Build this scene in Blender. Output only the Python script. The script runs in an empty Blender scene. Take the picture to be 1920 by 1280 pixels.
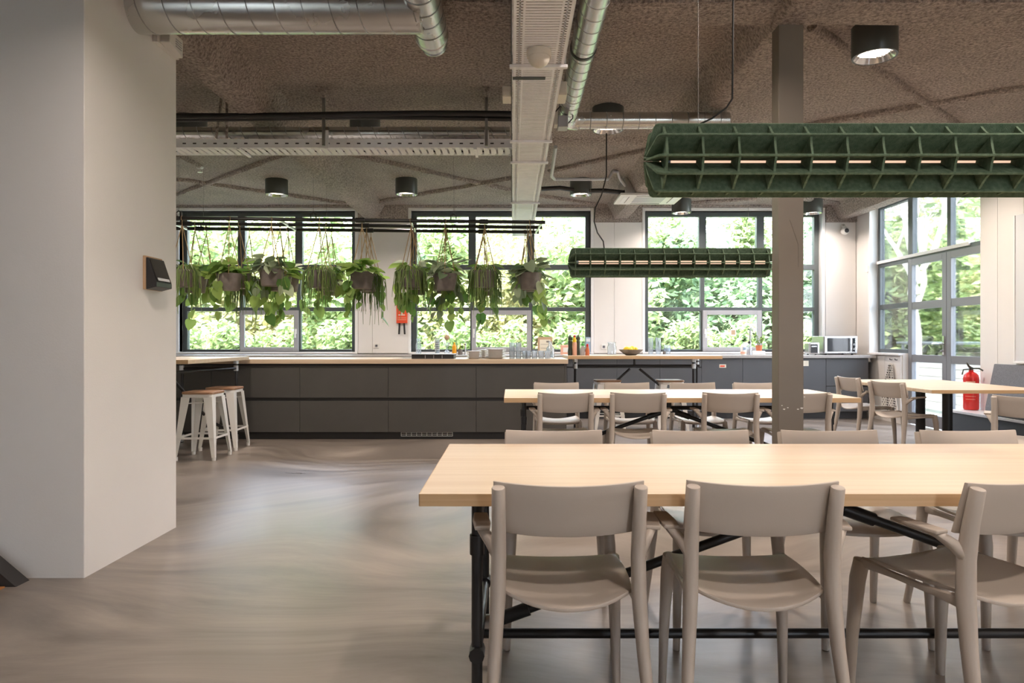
import bpy, bmesh, math, random
from mathutils import Vector, Matrix
R = math.radians
PI = math.pi
random.seed(7)
scene = bpy.context.scene
col = scene.collection

# ---------------------------------------------------------------- camera
FPX = 1280.0            # focal length in pixels of the 1920x1280 frame
EYE = 1.15
cam_d = bpy.data.cameras.new('camera'); cam_d.lens = 24; cam_d.sensor_width = 36; cam_d.sensor_fit = 'HORIZONTAL'
cam_d.clip_start = .05; cam_d.clip_end = 300
cam = bpy.data.objects.new('camera', cam_d); col.objects.link(cam)
cam.location = (0, 0, EYE); cam.rotation_euler = (R(90), 0, 0)
scene.camera = cam
# ---------------------------------------------------------------- sky, sun, exposure
SKY_STRENGTH = 15.0
SUN_STRENGTH = 18.0
LAMP_W = 22
LAMP_COL = (1.0, .84, .73)
world = bpy.data.worlds.new('sky'); scene.world = world; world.use_nodes = True
wn = world.node_tree; wn.nodes.clear()
w_out = wn.nodes.new('ShaderNodeOutputWorld'); w_bg = wn.nodes.new('ShaderNodeBackground')
w_tc = wn.nodes.new('ShaderNodeTexCoord'); w_sep = wn.nodes.new('ShaderNodeSeparateXYZ'); w_ramp = wn.nodes.new('ShaderNodeValToRGB')
w_ramp.color_ramp.elements[0].position = .0; w_ramp.color_ramp.elements[0].color = (.86, .92, 1, 1)
w_ramp.color_ramp.elements[1].position = .8; w_ramp.color_ramp.elements[1].color = (.58, .74, 1, 1)
wn.links.new(w_tc.outputs['Generated'], w_sep.inputs[0]); wn.links.new(w_sep.outputs['Z'], w_ramp.inputs[0])
wn.links.new(w_ramp.outputs[0], w_bg.inputs[0]); wn.links.new(w_bg.outputs[0], w_out.inputs[0])
w_bg.inputs[1].default_value = SKY_STRENGTH
sun_d = bpy.data.lights.new('sun', 'SUN'); sun_d.energy = SUN_STRENGTH; sun_d.angle = R(1); sun_d.color = (1, .96, .90)
sun = bpy.data.objects.new('sun', sun_d); col.objects.link(sun); sun.location = (-6, -20, 20)
sun.rotation_euler = (R(32), 0, R(-28))
vs = scene.view_settings
vs.view_transform = 'Standard'; vs.look = 'None'; vs.exposure = 0.42; vs.gamma = 1.0; vs.use_curve_mapping = False
scene.cycles.caustics_reflective = False; scene.cycles.caustics_refractive = False
scene.cycles.max_bounces = 10; scene.cycles.diffuse_bounces = 6; scene.cycles.transparent_max_bounces = 24
scene.cycles.sample_clamp_indirect = 6
scene.cycles.use_denoising = True
def portal(x, y, z, sx, sz, rz):
    d = bpy.data.lights.new('daylight_portal', 'AREA'); d.shape = 'RECTANGLE'; d.size = sx; d.size_y = sz; d.cycles.is_portal = True
    o = bpy.data.objects.new('daylight_portal', d); col.objects.link(o); o.location = (x, y, z); o.rotation_euler = (R(-90), 0, rz)

# ---------------------------------------------------------------- helpers
def at(x, y, D):
    """pixel + depth along the view -> world point"""
    return Vector(((x - 960) * D / FPX, D, EYE + (640 - y) * D / FPX))
def ceil_at(x, y, z=3.28):
    D = (z - EYE) * FPX / (640 - y); return at(x, y, D)

class MB:
    def __init__(s): s.v = []; s.f = []
    def box(s, x0, x1, y0, y1, z0, z1):
        b = len(s.v)
        s.v += [(x0,y0,z0),(x1,y0,z0),(x1,y1,z0),(x0,y1,z0),(x0,y0,z1),(x1,y0,z1),(x1,y1,z1),(x0,y1,z1)]
        s.f += [tuple(b+i for i in q) for q in ((0,3,2,1),(4,5,6,7),(0,1,5,4),(1,2,6,5),(2,3,7,6),(3,0,4,7))]
        return s
    def tube(s, pts, r, n=10, caps=True, up=None, closed=False):
        """sweep an ellipse along pts; r = number, list of numbers or list of (ra, rb)"""
        P = [Vector(p) for p in pts]; m = len(P)
        rr = r if isinstance(r, (list, tuple)) and not (len(r) == 2 and m != 2 and not isinstance(r[0], (list, tuple))) else [r]*m
        b = len(s.v); prev = None
        for i, p in enumerate(P):
            if closed: t = P[(i+1) % m] - P[i-1]
            else: t = P[min(i+1, m-1)] - P[max(i-1, 0)]
            t.normalize()
            if prev is None:
                ref = Vector(up) if up else (Vector((0,0,1)) if abs(t.z) < .9 else Vector((1,0,0)))
                a = ref.cross(t).normalized()
            else:
                a = (prev - t*prev.dot(t)).normalized()
            prev = a; c = t.cross(a)
            ri = rr[i]; ra, rb = ri if isinstance(ri, (list, tuple)) else (ri, ri)
            for k in range(n):
                w = 2*PI*k/n
                s.v.append(tuple(p + a*math.cos(w)*ra + c*math.sin(w)*rb))
        segs = m if closed else m-1
        for i in range(segs):
            j = (i+1) % m
            for k in range(n):
                k2 = (k+1) % n
                s.f.append((b+i*n+k, b+i*n+k2, b+j*n+k2, b+j*n+k))
        if caps and not closed:
            s.f.append(tuple(b+k for k in range(n-1, -1, -1))); s.f.append(tuple(b+(m-1)*n+k for k in range(n)))
        return s
    def lathe(s, prof, n=24, c=(0,0,0), axis='z', caps=True):
        b = len(s.v)
        for r, z in prof:
            for k in range(n):
                w = 2*PI*k/n; x, y = r*math.cos(w), r*math.sin(w)
                if axis == 'z': q = (x, y, z)
                elif axis == 'x': q = (z, x, y)
                else: q = (y, z, x)
                s.v.append((q[0]+c[0], q[1]+c[1], q[2]+c[2]))
        for i in range(len(prof)-1):
            for k in range(n):
                k2 = (k+1) % n
                s.f.append((b+i*n+k, b+i*n+k2, b+(i+1)*n+k2, b+(i+1)*n+k))
        if caps and prof[0][0] > 1e-6: s.f.append(tuple(b+k for k in range(n-1,-1,-1)))
        if caps and prof[-1][0] > 1e-6: s.f.append(tuple(b+(len(prof)-1)*n+k for k in range(n)))
        return s
    def prism(s, poly, a, b_, axis='y'):
        """extrude a 2-D outline: axis y -> poly is (x,z); x -> (y,z); z -> (x,y)"""
        b = len(s.v); n = len(poly)
        for d in (a, b_):
            for p, q in poly:
                s.v.append({'y': (p,d,q), 'x': (d,p,q), 'z': (p,q,d)}[axis])
        s.f.append(tuple(range(b, b+n))); s.f.append(tuple(range(b+2*n-1, b+n-1, -1)))
        for k in range(n):
            k2 = (k+1) % n
            s.f.append((b+k, b+n+k, b+n+k2, b+k2))
        return s
    def plate(s, fn, nu, nv, th):
        """curved plate: fn(u,v)->(point, normal), u,v in 0..1, thickness th along -normal"""
        b = len(s.v); W = nv+1; N = (nu+1)*W
        top = []; bot = []
        for i in range(nu+1):
            for j in range(nv+1):
                p, nn = fn(i/nu, j/nv); p = Vector(p); nn = Vector(nn)
                top.append(tuple(p)); bot.append(tuple(p - nn*th))
        s.v += top + bot
        for i in range(nu):
            for j in range(nv):
                q = (b+i*W+j, b+(i+1)*W+j, b+(i+1)*W+j+1, b+i*W+j+1)
                s.f.append(q); s.f.append(tuple(x+N for x in reversed(q)))
        for i in range(nu):
            for j in (0, nv):
                s.f.append((b+i*W+j, b+(i+1)*W+j, b+N+(i+1)*W+j, b+N+i*W+j))
        for j in range(nv):
            for i in (0, nu):
                s.f.append((b+i*W+j, b+i*W+j+1, b+N+i*W+j+1, b+N+i*W+j))
        return s
    def mesh(s, name, mat, smooth=False):
        me = bpy.data.meshes.new(name); me.from_pydata(s.v, [], s.f)
        bm = bmesh.new(); bm.from_mesh(me); bmesh.ops.recalc_face_normals(bm, faces=bm.faces); bm.to_mesh(me); bm.free()
        if mat: me.materials.append(mat)
        if smooth:
            for p in me.polygons: p.use_smooth = True
        return me
    def build(s, name, mat, parent=None, smooth=False, bevel=0, loc=None, rot=None, segs=2, kind=None):
        return link(name, s.mesh(name, mat, smooth), parent, bevel, loc, rot, segs, kind, smooth)

def link(name, me, parent=None, bevel=0, loc=None, rot=None, segs=2, kind=None, smooth=False):
    o = bpy.data.objects.new(name, me); col.objects.link(o)
    if parent: o.parent = parent
    if loc is not None: o.location = loc
    if rot is not None: o.rotation_euler = rot
    if bevel:
        m = o.modifiers.new('edge', 'BEVEL'); m.width = bevel; m.segments = segs; m.limit_method = 'ANGLE'; m.angle_limit = R(40)
    if smooth and me.polygons:
        m = o.modifiers.new('split', 'EDGE_SPLIT'); m.split_angle = R(38)
    if kind: o['kind'] = kind
    return o
def tag(o, label, cat, group=None, kind=None):
    o['label'] = label; o['category'] = cat
    if group: o['group'] = group
    if kind: o['kind'] = kind
    return o
def thing(name, label, cat, loc=(0,0,0), rz=0, group=None):
    o = bpy.data.objects.new(name, None); col.objects.link(o); o.empty_display_size = .1
    o.location = loc; o.rotation_euler = (0,0,rz)
    return tag(o, label, cat, group)
def struct(o, label=None):
    o['kind'] = 'structure'
    if label: o['label'] = label
    return o
def struct_empty(name, label=None, loc=(0,0,0), rz=0):
    o = bpy.data.objects.new(name, None); col.objects.link(o); o.location = loc; o.rotation_euler = (0,0,rz)
    return struct(o, label)
def copy_tree(o, parent=None):
    c = o.copy(); col.objects.link(c); c.parent = parent
    for ch in list(o.children): copy_tree(ch, c)
    return c

# ---------------------------------------------------------------- materials
def mat(name, color, rough=.5, metal=0, var=0, scale=8, stretch=(1,1,1), bump=0, bscale=40, spec=.5, coat=0, emit=None, estr=0, color2=None, detail=4, rvar=0):
    m = bpy.data.materials.new(name); m.use_nodes = True
    nt = m.node_tree; bs = nt.nodes['Principled BSDF']
    bs.inputs['Base Color'].default_value = (*color, 1); bs.inputs['Roughness'].default_value = rough; bs.inputs['Metallic'].default_value = metal
    bs.inputs['Specular IOR Level'].default_value = spec
    if coat: bs.inputs['Coat Weight'].default_value = coat; bs.inputs['Coat Roughness'].default_value = .15
    if emit: bs.inputs['Emission Color'].default_value = (*emit, 1); bs.inputs['Emission Strength'].default_value = estr
    tc = nt.nodes.new('ShaderNodeTexCoord')
    if var or color2:
        mp = nt.nodes.new('ShaderNodeMapping'); mp.inputs['Scale'].default_value = stretch
        nz = nt.nodes.new('ShaderNodeTexNoise'); nz.inputs['Scale'].default_value = scale; nz.inputs['Detail'].default_value = detail
        rp = nt.nodes.new('ShaderNodeValToRGB'); rp.color_ramp.elements[0].position = .3; rp.color_ramp.elements[1].position = .7
        c2 = color2 or tuple(min(1, c*(1+var)) for c in color)
        c1 = color if color2 else tuple(c*(1-var) for c in color)
        rp.color_ramp.elements[0].color = (*c1, 1); rp.color_ramp.elements[1].color = (*c2, 1)
        nt.links.new(tc.outputs['Object'], mp.inputs[0]); nt.links.new(mp.outputs[0], nz.inputs['Vector'])
        nt.links.new(nz.outputs['Fac'], rp.inputs[0]); nt.links.new(rp.outputs[0], bs.inputs['Base Color'])
        if rvar:
            mr = nt.nodes.new('ShaderNodeMapRange'); mr.inputs['To Min'].default_value = rough-rvar; mr.inputs['To Max'].default_value = rough+rvar
            nt.links.new(nz.outputs['Fac'], mr.inputs['Value']); nt.links.new(mr.outputs[0], bs.inputs['Roughness'])
    if bump:
        nb = nt.nodes.new('ShaderNodeTexNoise'); nb.inputs['Scale'].default_value = bscale; nb.inputs['Detail'].default_value = 3
        bp = nt.nodes.new('ShaderNodeBump'); bp.inputs['Strength'].default_value = bump; bp.inputs['Distance'].default_value = .02
        nt.links.new(tc.outputs['Object'], nb.inputs['Vector']); nt.links.new(nb.outputs['Fac'], bp.inputs['Height']); nt.links.new(bp.outputs[0], bs.inputs['Normal'])
    return m
def floor_material():
    """microcement: broad trowel sweeps, stretched along bent directions, plus fine streaks"""
    m = bpy.data.materials.new('microcement'); m.use_nodes = True; nt = m.node_tree; bs = nt.nodes['Principled BSDF']; L = nt.links; N = nt.nodes.new
    tc = N('ShaderNodeTexCoord')
    warp = N('ShaderNodeTexNoise'); warp.inputs['Scale'].default_value = .45; warp.inputs['Detail'].default_value = 1
    L.new(tc.outputs['Object'], warp.inputs['Vector'])
    def streak(rot, scale, nscale, amount, detail, rough):
        ma = N('ShaderNodeVectorMath'); ma.operation = 'MULTIPLY_ADD'; ma.inputs[1].default_value = (amount, amount, 0)
        L.new(warp.outputs['Color'], ma.inputs[0]); L.new(tc.outputs['Object'], ma.inputs[2])
        mp = N('ShaderNodeMapping'); mp.inputs['Rotation'].default_value = (0,0,R(rot)); mp.inputs['Scale'].default_value = scale
        L.new(ma.outputs[0], mp.inputs[0])
        n = N('ShaderNodeTexNoise'); n.inputs['Scale'].default_value = nscale; n.inputs['Detail'].default_value = detail; n.inputs['Roughness'].default_value = rough
        L.new(mp.outputs[0], n.inputs['Vector']); return n
    n1 = streak(-28, (.5,2.4,1), 1.1, 3.2, 7, .6)
    n2 = streak(22, (.6,3.2,1), 1.7, 4.0, 8, .66)
    av = N('ShaderNodeMix'); av.data_type = 'FLOAT'; av.inputs[0].default_value = .45; L.new(n1.outputs['Fac'], av.inputs[2]); L.new(n2.outputs['Fac'], av.inputs[3])
    rp = N('ShaderNodeValToRGB'); e = rp.color_ramp.elements
    e[0].position = .38; e[0].color = (.130,.110,.094,1); e[1].position = .62; e[1].color = (.295,.255,.219,1)
    L.new(av.outputs[0], rp.inputs[0]); L.new(rp.outputs[0], bs.inputs['Base Color'])
    mr = N('ShaderNodeMapRange'); mr.inputs['From Min'].default_value = .35; mr.inputs['From Max'].default_value = .65; mr.inputs['To Min'].default_value = .27; mr.inputs['To Max'].default_value = .42
    L.new(av.outputs[0], mr.inputs['Value']); L.new(mr.outputs[0], bs.inputs['Roughness'])
    bp = N('ShaderNodeBump'); bp.inputs['Strength'].default_value = .22; bp.inputs['Distance'].default_value = .006
    L.new(av.outputs[0], bp.inputs['Height']); L.new(bp.outputs[0], bs.inputs['Normal'])
    bs.inputs['Specular IOR Level'].default_value = .55
    return m
def spray_material():
    m = bpy.data.materials.new('sprayed_ceiling'); m.use_nodes = True; nt = m.node_tree; bs = nt.nodes['Principled BSDF']; L = nt.links; N = nt.nodes.new
    tc = N('ShaderNodeTexCoord')
    n1 = N('ShaderNodeTexNoise'); n1.inputs['Scale'].default_value = 50; n1.inputs['Detail'].default_value = 4; n1.inputs['Roughness'].default_value = .65
    n2 = N('ShaderNodeTexNoise'); n2.inputs['Scale'].default_value = 3; n2.inputs['Detail'].default_value = 3
    L.new(tc.outputs['Object'], n1.inputs['Vector']); L.new(tc.outputs['Object'], n2.inputs['Vector'])
    rp = N('ShaderNodeValToRGB'); rp.color_ramp.elements[0].position = .32; rp.color_ramp.elements[0].color = (.27,.222,.196,1); rp.color_ramp.elements[1].position = .66; rp.color_ramp.elements[1].color = (.82,.715,.65,1)
    L.new(n1.outputs['Fac'], rp.inputs[0])
    mx = N('ShaderNodeMix'); mx.data_type = 'RGBA'; mx.blend_type = 'MULTIPLY'; mx.inputs['Factor'].default_value = .3
    L.new(rp.outputs[0], mx.inputs[6]); L.new(n2.outputs['Fac'], mx.inputs[7]); L.new(mx.outputs[2], bs.inputs['Base Color'])
    bs.inputs['Roughness'].default_value = .95; bs.inputs['Specular IOR Level'].default_value = .1
    bp = N('ShaderNodeBump'); bp.inputs['Strength'].default_value = 1; bp.inputs['Distance'].default_value = .045
    L.new(n1.outputs['Fac'], bp.inputs['Height']); L.new(bp.outputs[0], bs.inputs['Normal'])
    return m
def leaf_material(name, c1, c2, trans=.35, island=True):
    m = bpy.data.materials.new(name); m.use_nodes = True; nt = m.node_tree; L = nt.links; N = nt.nodes.new
    bs = nt.nodes['Principled BSDF']; out = nt.nodes['Material Output']
    rp = N('ShaderNodeValToRGB'); rp.color_ramp.elements[0].color = (*c1,1); rp.color_ramp.elements[1].color = (*c2,1)
    if island:
        g = N('ShaderNodeNewGeometry'); L.new(g.outputs['Random Per Island'], rp.inputs[0])
    else:
        g = N('ShaderNodeObjectInfo'); L.new(g.outputs['Random'], rp.inputs[0])
    L.new(rp.outputs[0], bs.inputs['Base Color']); bs.inputs['Roughness'].default_value = .5
    tr = N('ShaderNodeBsdfTranslucent'); L.new(rp.outputs[0], tr.inputs[0])
    mx = N('ShaderNodeMixShader'); mx.inputs[0].default_value = trans
    L.new(bs.outputs[0], mx.inputs[1]); L.new(tr.outputs[0], mx.inputs[2]); L.new(mx.outputs[0], out.inputs[0])
    return m
def pane_material(name, tint=(1,1,1), refl=.05):
    m = bpy.data.materials.new(name); m.use_nodes = True; nt = m.node_tree; L = nt.links; N = nt.nodes.new
    nt.nodes.remove(nt.nodes['Principled BSDF']); out = nt.nodes['Material Output']
    t = N('ShaderNodeBsdfTransparent'); t.inputs[0].default_value = (*tint,1)
    g = N('ShaderNodeBsdfGlossy'); g.inputs['Roughness'].default_value = .02
    fr = N('ShaderNodeLayerWeight'); fr.inputs['Blend'].default_value = .25
    mr = N('ShaderNodeMapRange'); mr.inputs['To Min'].default_value = refl; mr.inputs['To Max'].default_value = .75
    L.new(fr.outputs['Fresnel'], mr.inputs['Value'])
    mx = N('ShaderNodeMixShader'); L.new(mr.outputs[0], mx.inputs[0]); L.new(t.outputs[0], mx.inputs[1]); L.new(g.outputs[0], mx.inputs[2]); L.new(mx.outputs[0], out.inputs[0])
    return m
M = {}
M['floor'] = floor_material()
M['spray'] = spray_material()
M['white'] = mat('white_wall_paint', (.78,.765,.745), .6, var=.025, scale=1.5, bump=.04, bscale=120)
M['white_trim'] = mat('white_trim', (.84,.84,.84), .4)
M['steel'] = mat('dark_grey_frame', (.085,.10,.105), .4, var=.05)
M['sash'] = mat('light_grey_sash', (.42,.42,.44), .4)
M['doorgrey'] = mat('grey_door_aluminium', (.22,.23,.25), .45)
M['pane'] = pane_material('window_glass')
M['drawer'] = mat('anthracite_front', (.075,.072,.066), .45, var=.06, scale=3)
M['drawer_blue'] = mat('anthracite_cool_front', (.088,.092,.1), .45, var=.05, scale=3)
M['plinth'] = mat('black_plinth', (.03,.03,.03), .5)
M['worktop'] = mat('oak_worktop', (.60,.46,.32), .35, color2=(.72,.58,.42), scale=4, stretch=(.4,9,9))
M['oak'] = mat('oak_laminate', (.60,.465,.325), .42, color2=(.69,.565,.42), scale=3.2, stretch=(.35,11,11), detail=6)
M['oak_edge'] = mat('oak_edge_band', (.55,.36,.19), .45, color2=(.64,.44,.25), scale=6, stretch=(.5,4,20))
M['stone'] = mat('grey_worktop', (.42,.40,.38), .3, var=.06, scale=30)
M['chair'] = mat('greige_plastic', (.48,.425,.37), .42, bump=.05, bscale=400)
M['black'] = mat('black_pipe', (.016,.016,.017), .38)
M['galv'] = mat('galvanised_clamp', (.55,.56,.57), .3, metal=.9, var=.15, scale=20)
M['duct'] = mat('spiral_duct_steel', (.62,.62,.60), .27, metal=.95, var=.03, scale=3, rvar=.02)
M['seam'] = mat('duct_seam', (.34,.34,.33), .4, metal=.8)
M['tray'] = mat('galvanised_tray', (.92,.93,.96), .45, metal=.1, var=.05, scale=10)
M['felt'] = mat('green_felt', (.095,.15,.098), .95, color2=(.175,.24,.165), scale=60, bump=.3, bscale=300, spec=.1)
M['stoolwhite'] = mat('white_powder_coat', (.80,.79,.75), .35)
M['stoolwood'] = mat('brown_stool_wood', (.27,.145,.08), .45, color2=(.36,.205,.115), scale=5, stretch=(1,10,1))
M['column'] = mat('grey_brown_column_paint', (.185,.16,.13), .5, var=.04, scale=4)
M['column_side'] = M['column']
M['lampbody'] = mat('dark_green_grey_lamp', (.06,.066,.062), .35)
M['lampglow'] = mat('lamp_glow', (.9,.85,.8), .5, emit=(1,.84,.66), estr=9)
M['plastic_white'] = mat('white_plastic', (.78,.77,.74), .35)
M['plastic_cream'] = mat('cream_plastic', (.72,.67,.58), .4)
M['dark'] = mat('near_black', (.02,.02,.022), .4)
M['red'] = mat('red_enamel', (.62,.02,.015), .3)
M['redbox'] = mat('orange_red_box', (.80,.09,.035), .4)
M['pot'] = mat('grey_brown_pot', (.17,.15,.135), .8, var=.15, scale=15)
M['rope'] = mat('jute_cord', (.36,.25,.13), .9)
M['soil'] = mat('potting_soil', (.05,.035,.025), 1)
M['leaf'] = leaf_material('pothos_leaf', (.09,.20,.04), (.36,.50,.13), .5, island=False)
M['leafv'] = leaf_material('grey_green_leaf', (.10,.16,.085), (.36,.43,.27), .3, island=False)
M['strand'] = leaf_material('trailing_strand', (.07,.15,.035), (.26,.34,.11), .3)
M['stem'] = mat('plant_stem', (.16,.2,.06), .7)
M['tree1'] = leaf_material('sunlit_leaf', (.12,.19,.06), (.50,.58,.25), .45)
M['tree2'] = leaf_material('cool_leaf', (.10,.18,.09), (.42,.55,.29), .45)
M['tree3'] = leaf_material('autumn_leaf', (.22,.25,.09), (.68,.62,.33), .45)
M['bark'] = mat('pale_bark', (.55,.50,.44), .9, var=.25, scale=12)
M['lawn'] = mat('grass_ground', (.36,.37,.29), 1, var=.3, scale=2)
M['fence'] = mat('weathered_board', (.46,.43,.38), .8, var=.1, scale=4, stretch=(.3,1,8))
M['benchfelt'] = mat('grey_bench_felt', (.16,.17,.19), .95, var=.2, scale=90)
M['benchdark'] = mat('dark_bench_front', (.05,.055,.065), .6)
M['ceramic'] = mat('white_ceramic', (.84,.81,.78), .25)
M['inox'] = mat('brushed_steel', (.62,.62,.63), .25, metal=.9)
M['micro_glass'] = mat('dark_door_glass', (.03,.032,.035), .05, coat=.5)
M['lemon'] = mat('lemon_skin', (.85,.62,.03), .4, bump=.1, bscale=120)
M['yellow'] = mat('yellow_plastic', (.90,.62,.02), .35)
M['orange'] = mat('orange_juice', (.85,.38,.02), .25)
M['green'] = mat('green_plastic', (.07,.42,.08), .35)
M['darkgreen'] = mat('dark_green_mill', (.035,.045,.03), .35)
M['paper'] = mat('paper', (.82,.80,.76), .8)
M['kraft'] = mat('kraft_wood', (.50,.34,.21), .7)
M['pinkbox'] = mat('pink_orange_box', (.80,.45,.33), .6)
M['bluebox'] = mat('blue_grey_box', (.30,.40,.52), .5)
def glassware_material():
    m = pane_material('drinking_glass', (.95,.97,.98), .06); nt = m.node_tree; N = nt.nodes.new; L = nt.links
    out = nt.nodes['Material Output']; src = out.inputs[0].links[0].from_socket
    d = N('ShaderNodeBsdfDiffuse'); d.inputs[0].default_value = (.85,.9,.95,1); tl = N('ShaderNodeBsdfTranslucent'); tl.inputs[0].default_value = (.85,.9,.95,1)
    ad = N('ShaderNodeMixShader'); L.new(d.outputs[0], ad.inputs[1]); L.new(tl.outputs[0], ad.inputs[2])
    mx = N('ShaderNodeMixShader'); mx.inputs[0].default_value = .16; L.new(src, mx.inputs[1]); L.new(ad.outputs[0], mx.inputs[2]); L.new(mx.outputs[0], out.inputs[0])
    return m
M['glassware'] = glassware_material()
M['water'] = pane_material('water', (.86,.93,.96), .06)
M['terracotta'] = mat('terracotta', (.55,.16,.07), .8)
M['whiteboard'] = mat('whiteboard', (.70,.72,.76), .25)
M['screen'] = mat('tablet_screen', (.045,.043,.04), .12, coat=.3)
M['woodfloor'] = mat('orange_wood_step', (.42,.19,.06), .5)
M['stringer'] = mat('dark_stringer', (.028,.026,.025), .5)
M['silver'] = mat('chrome', (.75,.75,.76), .15, metal=1)
M['label'] = mat('printed_label', (.75,.70,.58), .6)

# ================================================================= structure
ZC = 3.30            # ceiling
YB = 10.80           # inner face of the back wall
XR = 5.44            # inner face of the right wall
XL, YR = -5.7, -5.0
o = MB().box(XL-.3, XR+.3, YR-.3, YB+.4, -.12, 0).build('floor', M['floor']); struct(o, 'polished brown grey microcement floor with trowel sweeps')

# ceiling: gently uneven sprayed slab
cb = MB()
nx, ny = 60, 80
for i in range(nx+1):
    for j in range(ny+1):
        x = XL-.3 + (XR-XL+.6)*i/nx; y = YR-.3 + (YB-YR+.7)*j/ny
        cb.v.append((x, y, ZC + random.uniform(-.006, .006)))
for i in range(nx):
    for j in range(ny):
        a = i*(ny+1)+j; cb.f.append((a, a+1, a+ny+2, a+ny+1))
ceil = cb.build('ceiling', M['spray'], smooth=False); struct(ceil, 'brown sprayed acoustic ceiling with rough texture')
sl = MB().box(XL-.3, XR+.3, YR-.3, YB+.4, ZC+.02, ZC+.35).build('roof_slab', M['spray'], ceil)
def rough_bar(prof, p0, p1, n, jit):
    """extrude a cross-section (side, up) from p0 to p1 with a jittered, sprayed surface"""
    m = MB(); p0 = Vector(p0); p1 = Vector(p1); d = (p1-p0).normalized(); sd = d.cross(Vector((0,0,1))).normalized(); k = len(prof)
    for i in range(n+1):
        c = p0.lerp(p1, i/n)
        for a, b in prof:
            q = c + sd*(a+random.uniform(-jit,jit)) + Vector((0,0,b+random.uniform(-jit,jit))); m.v.append(tuple(q))
    for i in range(n):
        for j in range(k-1):
            m.f.append((i*k+j, i*k+j+1, (i+1)*k+j+1, (i+1)*k+j))
    m.f.append(tuple(range(k))); m.f.append(tuple(n*k+q for q in range(k)))
    return m
bprof = [(-.24,.02),(-.19,-.05),(-.15,-.12),(-.12,-.19),(-.10,-.21),(0,-.215),(.10,-.21),(.12,-.19),(.15,-.12),(.19,-.05),(.24,.02)]
for i, x in enumerate((-2.22, 1.72, 5.25)):
    o = rough_bar(bprof, (x, YR, ZC), (x, YB-.02, ZC), 130, .005).build('ceiling_beam', M['spray'], ceil, smooth=True)
cprof = [(-.16,.02),(-.15,-.10),(-.145,-.17),(0,-.175),(.145,-.17),(.15,-.10),(.16,.02)]
for y in (4.13, -1.4):
    rough_bar(cprof, (XL, y, ZC), (XR, y, ZC), 110, .005).build('ceiling_beam', M['spray'], ceil, smooth=True)
rough_bar([(-.2,.01),(-.1,-.03),(0,-.045),(.1,-.03),(.2,.01)], (XL, 7.35, ZC), (XR, 7.35, ZC), 90, .005).build('ceiling_rib', M['spray'], ceil, smooth=True)
rodp = [(-.036,.012),(-.034,-.024),(-.014,-.046),(.014,-.046),(.034,-.024),(.036,.012)]
for (xa, ya, xb, yb) in [(332,336,648,381),(332,365,560,281),(332,290,372,311),(640,286,1000,366),(695,381,1000,327),(1030,322,1240,275),
                         (1005,366,1152,389),(1522,52,1806,243),(1490,240,1920,165),(1447,97,1370,157),(1500,372,1600,384),(1250,384,1420,372)]:
    a = ceil_at(xa, ya); b = ceil_at(xb, yb); a.z = b.z = ZC
    rough_bar(rodp, a, b, max(8, int((b-a).length/.07)), .004).build('ceiling_rod', M['spray'], ceil, smooth=True)

# ---- back wall with three windows
WIN = [(-5.26, -2.48), (-1.595, 1.247), (2.10, 4.90)]
WZ0, WZ1 = .985, 3.215
wb = MB()
wb.box(XL-.3, XR+.3, YB, YB+.3, -.1, WZ0)
wb.box(XL-.3, XR+.3, YB, YB+.3, WZ1+.0, ZC+.02)
xs = [XL-.3] + [e for w in WIN for e in w] + [XR+.3]
for i in range(0, len(xs), 2): wb.box(xs[i], xs[i+1], YB, YB+.3, WZ0, WZ1)
wall_b = wb.build('wall_back', M['white']); struct(wall_b, 'white rear wall with three large windows')
# flat white panels on the piers, each with open joints
for (a, b, c) in [(-2.43, -2.205, -1.64), (1.295, 1.615, 2.055)]:
    for x0, x1 in ((a, b-.002), (b+.002, c)):
        MB().box(x0, x1, YB-.022, YB-.002, WZ0-.02, 3.03).build('wall_panel', M['white'], wall_b, bevel=.002)
MB().box(4.955, XR-.01, YB-.022, YB-.002, WZ0-.02, 3.03).build('wall_panel', M['white'], wall_b, bevel=.002)
# sprayed band over the piers
for a, b in ((-2.43, -1.64), (1.295, 2.055), (4.955, XR)):
    rough_bar([(-.0,-.27),(-.04,-.26),(-.045,-.13),(-.05,.02),(0,.02)], (b, YB-.001, ZC), (a, YB-.001, ZC), 12, .003).build('sprayed_band', M['spray'], wall_b)
rough_bar([(-.0,-.034),(-.025,-.03),(-.05,-.02),(-.05,.02),(0,.02)], (XR, YB-.001, ZC), (XL, YB-.001, ZC), 80, .003).build('sprayed_band', M['spray'], wall_b)

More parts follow.
